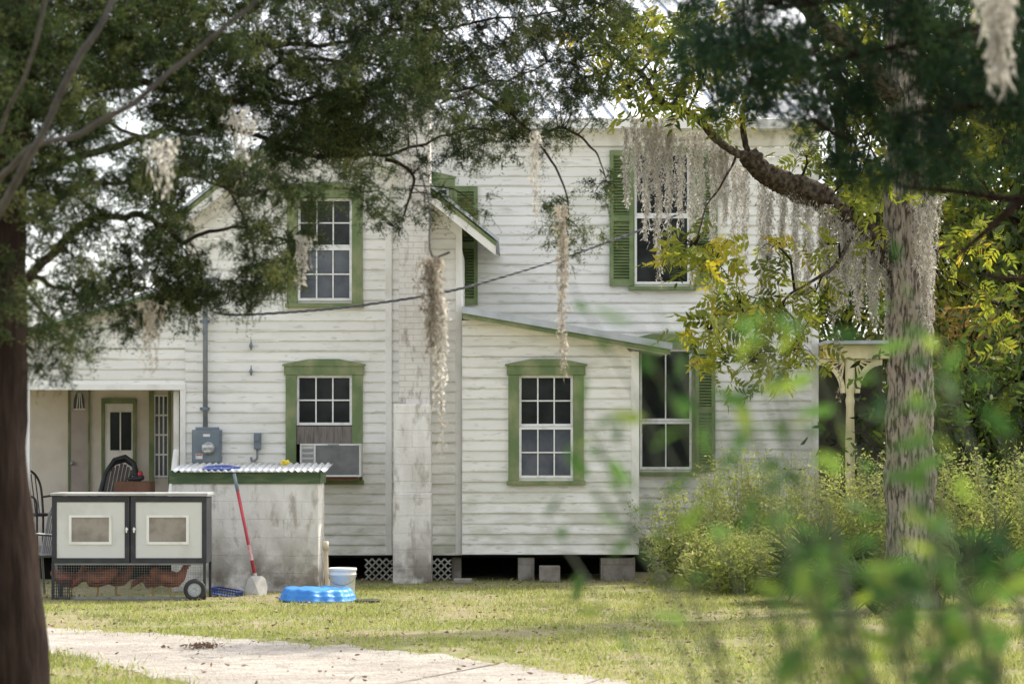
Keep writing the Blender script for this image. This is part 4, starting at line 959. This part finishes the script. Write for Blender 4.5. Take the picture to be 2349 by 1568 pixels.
regs = [(1470, 90, 80, 70, 54, 22.4), (1560, 60, 90, 70, 64, 22.6), (1620, 150, 70, 80, 50, 22.6), (1440, 200, 50, 60, 26, 22.3), (1690, 120, 60, 60, 26, 22.8), (1500, 170, 70, 50, 28, 22.3), (1400, 60, 60, 60, 20, 22.3), (1560, 220, 60, 40, 24, 22.4), (1650, 270, 60, 40, 20, 22.6), (1790, 120, 60, 90, 34, 23),
        (1590, 560, 60, 45, 34, 22.4), (1640, 600, 50, 50, 24, 22.5), (1700, 700, 100, 60, 56, 22.8), (1625, 760, 60, 60, 32, 22.5), (1790, 720, 80, 60, 46, 23), (1830, 800, 70, 50, 34, 23.2), (1720, 830, 90, 45, 40, 22.8), (1870, 670, 50, 50, 20, 23.4), (1780, 560, 50, 50, 18, 23), (1850, 360, 60, 60, 24, 23.5), (1950, 420, 60, 60, 22, 23.6), (2030, 430, 60, 60, 16, 23.5), (1900, 560, 50, 40, 12, 23.5),
        (1700, -200, 300, 120, 60, 23), (2200, -150, 250, 150, 70, 24), (2230, 120, 120, 100, 30, 24.5), (2000, 40, 80, 60, 14, 24), (2230, 560, 70, 90, 30, 24.6), (2290, 700, 60, 80, 24, 24.8)]
for (x, y, rx, ry, n, Y) in regs:
    cc = P(x, y, Y); k = int(np.argmin(((LPA-np.array(cc))**2).sum(1))); tw.tube([lpts[k], (lpts[k]+cc)/2+Vector((.05, 0, .08)), cc], [.014, .011, .008], 6, cap=False)
    for q in range(n):
        p = P(x+rr.gauss(0, rx*.55), y+rr.gauss(0, ry*.55), Y+rr.gauss(0, .45)); d = Vector((rr.gauss(0, .8), rr.gauss(0, .8), rr.gauss(-.45, .35)))
        pos.append(np.array(p)); dirs.append(np.array(d)); scl.append(rr.uniform(.19, .31)); val.append(min(1, max(0, rr.gauss(.52, .25))))
        if q % 3 == 0: tw.tube([cc, (cc+p)/2+Vector((0, 0, .05)), p], [.007, .004, .002], 5, cap=False)
V, T, vv = multi(CP, np.array(pos), np.array(dirs), np.array(scl), np.array(val))
obj('twigs', tw, BARKT, ok); npobj('crown', V, T, PECAN, ok, val=vv)

# ------------------------------------------------------------ spanish moss
def moss(x, y0, y1, w, Y, label, group=None, dens=1.0, mat=None, pw=.45):
    top_ = P(x, y0, Y); Lh = (y1-y0)*Y/F; wd = w*Y/F; V = []; T = []; vv = []
    n = int(max(6, 14*dens*w/30)); far = Y > 18
    for s in range(n):
        l = Lh*(rr.random()**pw)*.97+.04; ox = rr.gauss(0, wd*.28); oy = rr.gauss(0, wd*.28)
        m = max(6, int(l/.03)); ph = rr.uniform(0, 9); vv0 = rr.uniform(.1, .95); wv = rr.uniform(.002, .0045) if far else rr.uniform(.0016, .003)
        hl = .016 if far else .014
        for i in range(m+1):
            t = i/m; z = top_.z-l*t; taper = 1-.8*(1-(z-(top_.z-Lh))/Lh)
            cx_ = top_.x+ox*taper+.016*math.sin(ph+z*11)+.007*math.sin(ph*2+z*37); cy_ = top_.y+oy*taper+.014*math.cos(ph*1.7+z*19)
            an = ph+i*.2; dx, dy = math.cos(an)*wv, math.sin(an)*wv
            k = len(V); V += [(cx_-dx, cy_-dy, z), (cx_+dx, cy_+dy, z)]; vv += [vv0, vv0]
            if i > 0: T.append((k-2, k-1, k+1)); T.append((k-2, k+1, k))
            for h in range(2):
                hx, hy, hz = rr.gauss(0, hl), rr.gauss(0, hl), rr.uniform(-.06, .0); k2 = len(V)
                V += [(cx_, cy_, z), (cx_+hx*.6, cy_+hy*.6, z+hz*.4+.003), (cx_+hx, cy_+hy, z+hz)]; vv += [vv0, vv0+.1, vv0+.2]; T.append((k2, k2+1, k2+2))
    o = npobj('spanish_moss', np.array(V), np.array(T), mat or MOSSM, loc=top_, val=np.clip(vv, 0, 1))
    tag(o, label, 'moss', group)
GR = 'strands of moss in the curtain under the mossy limb'; LB = 'pale grey moss strand in the curtain hanging below the mossy limb'
for (x, a, b, w) in ((1437, 290, 480, 20), (1462, 270, 440, 30), (1482, 285, 560, 26), (1512, 290, 690, 22), (1534, 300, 540, 28), (1560, 310, 510, 26), (1588, 300, 660, 24), (1608, 300, 540, 28), (1636, 310, 730, 20), (1662, 330, 520, 30), (1686, 340, 650, 24), (1706, 385, 700, 24), (1747, 420, 840, 26), (1766, 440, 770, 20), (1796, 430, 620, 28), (1826, 440, 740, 26), (1856, 460, 760, 28), (1884, 470, 660, 40), (1912, 490, 740, 32), (1940, 510, 700, 40), (1968, 530, 720, 44), (2002, 550, 740, 46), (1530, 265, 390, 40), (1500, 275, 430, 40), (1650, 335, 450, 40), (2036, 530, 800, 46), (2060, 440, 660, 46)):
    moss(x, a, b+10, w, 22.6+(x-1440)*.0023, LB, GR, 1.75, None, .5)
moss(992, 590, 800, 44, 14, 'brownish moss clump dangling on a dead twig before the chimney', None, 2.4, MOSSD, .7)
moss(1008, 680, 1050, 30, 14.05, 'long thin grey moss tail hanging below the clump at the chimney', None, 1.4, MOSSM, .7)
moss(1290, 470, 860, 20, 15.5, 'dark narrow moss rope hanging before the right lean-to roof', None, 2.2, MOSSD)
moss(1228, 300, 500, 24, 15.6, 'thin moss wisp hanging before the bare upper wall', None, 1.0, None, .8)
moss(1690, -30, 110, 50, 22.6, 'short moss tuft at the top edge above the yellow leaves', None, 1.6)
moss(1738, -30, 190, 50, 22.8, 'thick pale moss bundle at the top, right of the metal roof', None, 2.2, None, .7)
moss(2290, -40, 190, 80, 8.2, 'blurred moss hanging in the dark cedar at the top right corner', None, 1.2)
moss(345, 690, 850, 50, 13, 'wispy moss hanging from the left cedar over the porch roof', None, .6, MOSSD, .8)
moss(690, 540, 650, 44, 14, 'small moss wisp hanging beside the upper window', None, .6, None, .8)
moss(375, 320, 440, 60, 11.5, 'grey moss tangle caught on the pale limbs at left', None, .5, None, .8)
moss(560, 250, 400, 60, 13.5, 'grey moss tangle among the cedar boughs left of the upper window', None, .5, None, .8)
moss(2125, 450, 780, 56, 23.65, 'moss clinging to the upper right side of the rough trunk', None, 2.0, None, .6)
moss(1925, 760, 930, 20, 23, 'moss wisp hanging in front of the cream porch post', None, .8, MOSSD, .8)
mb = MB(); mb.tube(catmull([P(960, 380, 14), P(985, 470, 14), P(985, 560, 14), P(995, 590, 14), P(1015, 585, 14), P(1032, 578, 14)], 5), lerp(.005, .007, 26), 6); mb.tube(catmull([P(1000, 588, 14), P(985, 630, 14), P(990, 700, 14)], 4), lerp(.006, .003, 9), 6)
tag(obj('dead_twig', mb, BARKP, loc=P(985, 560, 14)), 'hooked dead twig carrying the moss clump before the chimney', 'twig')

# ------------------------------------------------------------ blurred foreground shrub
fs_ = thing('leafy_shrub', (.8, 4.1, 0), 'out of focus bright green shrub close up at the lower right', 'shrub')
mb = MB(); pos = []; dirs = []; scl = []; val = []
ends = [(1500, 690, 4.0), (1310, 650, 4.4), (1560, 860, 3.7), (1480, 960, 3.7), (1360, 980, 3.9), (1660, 900, 3.5), (1850, 980, 3.5), (2000, 720, 3.7), (2140, 780, 3.5), (2280, 880, 3.3), (1390, 1150, 3.8), (1250, 1180, 4.1), (1600, 1190, 3.7), (1460, 1340, 3.8), (1860, 760, 3.8), (2060, 600, 3.9), (1700, 1060, 3.5), (2330, 1000, 3.2), (1760, 820, 3.7), (1320, 930, 4.0), (1700, 1450, 3.5), (1850, 1480, 3.3), (2150, 1500, 3.3), (2300, 1480, 3.1)]
for i in range(26): ends.append((rr.uniform(1350, 2340), rr.uniform(640, 1150), rr.uniform(3.0, 4.0)))
for i in range(50): ends.append((rr.uniform(1760, 2349), rr.uniform(1170, 1450), rr.uniform(3.0, 4.2)))
for (x, y, Y) in ends:
    e = P(x, y, Y); b = Vector((PX(2150, 4)+rr.uniform(-.3, .25), 4+rr.uniform(-.3, .3), 0)); m1 = b+(e-b)*.55+Vector((rr.uniform(.0, .15), 0, .1))
    pts = catmull([b, m1, e], 8); mb.tube([Vector((.8, 4.1, 0))]+pts, [.005]+lerp(.004, .0014, len(pts)), 5, cap=False)
    low = y > 1140 and x > 1700
    for k in range(7, len(pts)):
        if not low and (k < 12 or rr.random() < .3): continue
        if low and rr.random() < .3: continue
        p = pts[k]; d = Vector((rr.gauss(-.2, .7), rr.gauss(0, .7), rr.gauss(.0, .5)))
        pos.append(np.array(p)); dirs.append(np.array(d)); scl.append(rr.uniform(.038, .075)); val.append(min(1, max(0, rr.gauss(.5, .33))))
LW = [leaf_t(.42, .15, .1), leaf_t(.34, .1, .08)]
V, T, vv = multi(LW, np.array(pos), np.array(dirs), np.array(scl), np.array(val))
obj('stems', mb, simple('green_stem', (.07, .09, .04), None, 6, .6), fs_); npobj('leaves', V, T, SHRUBL, fs_, val=vv)

# ------------------------------------------------------------ weeds, palmettos, far trees
def weed(x, Y, h, rx, label, n=1300, mat=WEEDL, grp='weedy bushes below the main house'):
    b = Vector((PX(x, Y), Y, 0)); r = thing('weedy_bush', b, label, 'bush', grp); mb = MB(); pos = []; dirs = []; scl = []; val = []
    ns = int(80*rx); per = max(8, n//ns)
    for s in range(ns):
        o = b+Vector((max(-rx*.8, rr.gauss(0, rx*.45)), rr.gauss(0, .35), 0)); hh = h*rr.uniform(.5, 1.08); e = o+Vector((rr.gauss(0, .15), rr.gauss(0, .15), hh)); pts = catmull([o, (o+e)/2+Vector((rr.gauss(0, .05), 0, 0)), e], 5); mb.tube(pts, lerp(.0035, .002, len(pts)), 4, cap=False)
        lv = rr.gauss(0, .12)
        for q in range(per):
            t = rr.random()**.6; p = o+(e-o)*t; pos.append(np.array(p)+RNG.normal(size=3)*.06); dirs.append(np.array((rr.gauss(0, .8), rr.gauss(0, .8), rr.gauss(.2, .5)))); scl.append(rr.uniform(.045, .11)*(1.15-.6*t)); val.append(min(1, max(0, lv+rr.gauss(.2+.5*t, .15))))
    V, T, vv = multi(LEAF, np.array(pos), np.array(dirs), np.array(scl), np.array(val))
    obj('stems', mb, simple('weed_stem', (.26, .23, .14), None, 8, .8), r); npobj('foliage', V, T, mat, r, val=vv)
for (x, Y, h, rx, l) in ((1590, 28.3, 1.15, .5, 'weedy bush against the right corner of the lean-to'), (1690, 28.0, 1.45, .65, 'pale weedy bush below the lower shuttered window'), (1800, 27.5, 1.5, .7, 'tall pale weedy bush left of the rough trunk, below the wall end'), (1930, 27.4, 1.4, .7, 'weedy bush at the foot of the cream porch post'), (2080, 27.8, 1.5, .7, 'weedy bush directly behind the rough trunk'), (2230, 27.1, 1.6, .7, 'weedy bush to the right of the rough trunk'), (2380, 26.8, 1.6, .7, 'weedy bush at the right edge of the yard'), (1650, 26.8, .7, .45, 'low weedy bush in front of the others at the lawn edge'), (1760, 26.4, .7, .55, 'low weedy bush on the lawn edge left of the palmettos')):
    weed(x, Y, h, rx, l, 4600)
PALMST = simple('palm_stem', (.08, .11, .04), None, 5, .6)
def palmetto(x, Y, sc, label, n=18):
    b = Vector((PX(x, Y), Y, 0)); r = thing('palmetto', b, label, 'palm', 'palmettos at the tree foot'); V = []; T = []; vv = []; mb = MB()
    for i in range(n):
        a = rr.uniform(0, 2*math.pi); el = rr.uniform(.4, 1.3); dr = Vector((math.cos(a)*math.cos(el), math.sin(a)*math.cos(el), math.sin(el))); l = rr.uniform(.3, .7)*sc; e = b+dr*l
        mb.tube([b, (b+e)/2+Vector((0, 0, .04)), e], [.009, .006, .005], 5); side = dr.cross(Vector((0, 0, 1))).normalized(); upn = side.cross(dr)
        v0 = rr.uniform(0, 1)
        for k in range(22):
            th = math.radians(-115+230*k/21); d = dr*math.cos(th)+side*math.sin(th)+upn*rr.uniform(-.15, .2); L_ = sc*rr.uniform(.36, .5); w = side*math.cos(th)*.02*sc-dr*math.sin(th)*.02*sc
            m = e+d*L_*.45; t = e+d*L_-Vector((0, 0, .08*sc)); q = len(V); V += [tuple(e), tuple(m+w), tuple(m-w), tuple(t)]; T += [(q, q+1, q+2), (q+1, q+3, q+2)]; vv += [v0]*4
    obj('stems', mb, PALMST, r); npobj('fronds', np.array(V), np.array(T), PALML, r, val=np.array(vv))
palmetto(1880, 24.8, .95, 'dark palmetto left of the rough trunk'); palmetto(2010, 23, .75, 'palmetto just before the foot of the rough trunk'); palmetto(2240, 24, 1.0, 'large palmetto right of the rough trunk')
def far_tree(x, Y, h, rx, mat, label, n=6500, z0=.12, ls=1.0):
    b = Vector((PX(x, Y), Y, 0)); r = thing('background_tree', b, label, 'tree', 'trees behind the porch'); mb = MB(); mb.tube(catmull([b, b+Vector((.1, 0, h*.4)), b+Vector((-.1, 0, h*.85))], 6), lerp(.18, .05, 13), 8, jit=.1)
    cl = []
    for i in range(40):
        t = z0+(1-z0)*(i+rr.random())/40; rad = rx*math.sqrt(max(.12, 1-(2*(t-z0)/(1-z0)-1)**2*.8)); c = b+Vector((rr.gauss(0, .55)*rad, rr.gauss(0, .5)*rad, h*t)); cl.append(c); mb.tube([b+Vector((0, 0, h*max(.1, t-.25))), c], [.04, .01], 5, cap=False)
    obj('trunk', mb, BARKT, r); pos = []; vals = []
    for c in cl:
        bv = rr.uniform(.0, .75); k = n//40
        pos.append(np.array(c)+RNG.normal(size=(k, 3))*np.array([.45, .45, .3])); vals.append(np.clip(bv+RNG.normal(size=k)*.18, 0, 1))
    pos = np.concatenate(pos); vals = np.concatenate(vals); V, T, vv = multi(LEAF, pos, RNG.normal(size=pos.shape), RNG.uniform(.13, .26, len(pos))*ls, vals)
    npobj('crown', V, T, mat, r, val=vv)
far_tree(2130, 41, 9, 2.4, BGA, 'dense green tree behind the porch, left of the others')
far_tree(2330, 37, 8, 2.0, BGB, 'yellow green tree at the right edge behind the yard')
far_tree(2480, 35, 7.5, 2.0, BGA, 'green tree cut off by the right edge')
far_tree(2205, 33, 3.4, .55, BGC, 'small rust coloured tree right of the rough trunk', 1300, .5, .7)
far_tree(2250, 44, 13, 2.6, BGB, 'tall yellowing tree farthest back on the right', 8000)
far_tree(2560, 42, 11, 3, BGB, 'tall yellowing tree beyond the right edge')
far_tree(2350, 30.5, 3.0, 1.0, BGA, 'low dark green tree under the yellow one', 4200, .08, .7)
far_tree(2215, 29.6, 2.5, .8, BGA, 'low dark green tree just right of the rough trunk', 3600, .08, .7)
far_tree(2040, 52, 14, 3.6, BGA, 'distant green tree over the porch roof', 9000)
far_tree(1930, 44, 9.5, 1.6, BGB, 'distant yellowing tree at the right end of the metal roof', 5000)

# ------------------------------------------------------------ grass, litter
n = 170000
y = 15+(29.2-15)*RNG.random(n)**.85; x = (RNG.random(n)*2-1)*.235*y
nz = np.array([mnoise.noise(Vector((a*.8, b*.8, 0)))+.7*mnoise.noise(Vector((a*3, b*3, 4))) for a, b in zip(x, y)])
dd = drive_depth(x, y)
keep = (RNG.random(n) < np.clip(.7+nz*1.2, .06, 1)) & (RNG.random(n) < np.where(dd < 0, 1, np.exp(-np.maximum(dd, 0)/.16)*.8))
keep &= ~((y > 24.9) & (x < -1.7) & (RNG.random(n) < .85)); keep &= ~((y > 27.6) & (x < 1.6) & (RNG.random(n) < .8))
x, y = x[keep], y[keep]; n = len(x)
h = RNG.uniform(.018, .05, n)*np.where((x > 2.2) & (y < 21), 2.0, 1.0)*np.where((y < 18.8) & (x < -1), 1.6, 1); a = RNG.random(n)*6.283; w = RNG.uniform(.003, .006, n); lx2, ly2 = RNG.normal(size=n)*h*.5, RNG.normal(size=n)*h*.5
V = np.stack([np.stack([x-np.cos(a)*w, y-np.sin(a)*w, np.zeros(n)], 1), np.stack([x+np.cos(a)*w, y+np.sin(a)*w, np.zeros(n)], 1), np.stack([x+lx2, y+ly2, h], 1)], 1).reshape(-1, 3)
gv = np.array([mnoise.noise(Vector((p*1.3, q*1.3, 8))) for p, q in zip(x, y)])
tag(npobj('grass', V, np.arange(n*3).reshape(-1, 3), GRASSM, val=np.repeat(np.clip(RNG.normal(.5, .22, n)+gv*.45, 0, 1), 3)), kind='stuff', label='patchy sunlit lawn grass in front of the house', cat='grass')
n = 3200; y = 15+14*RNG.random(n); x = (RNG.random(n)*2-1)*.235*y
k_ = ~(in_drive(x, y) & (RNG.random(n) < .75)); x, y = x[k_], y[k_]; n = len(x)
V, T, vv = multi(LEAF, np.stack([x, y, np.full(n, .018)], 1), np.stack([RNG.normal(size=n), RNG.normal(size=n), RNG.normal(size=n)*.3], 1), RNG.uniform(.025, .055, n), RNG.random(n))
tag(npobj('dry_leaves', V, T, DRYM, val=vv), kind='stuff', label='dry brown leaves scattered over lawn and drive', cat='leaves')
n = 150; c = (PX(470, GY(1487)), GY(1487)); x = c[0]+RNG.normal(size=n)*.08; y = c[1]+RNG.normal(size=n)*.05
V, T, vv = multi(LEAF, np.stack([x, y, RNG.random(n)*.03+.01], 1), RNG.normal(size=(n, 3))*np.array([1, 1, .4]), RNG.uniform(.025, .05, n), RNG.random(n)*.5)
tag(npobj('leaf_litter', V, T, DRYM, val=vv), kind='stuff', label='small heap of dead leaves lying on the sandy drive', cat='leaves')
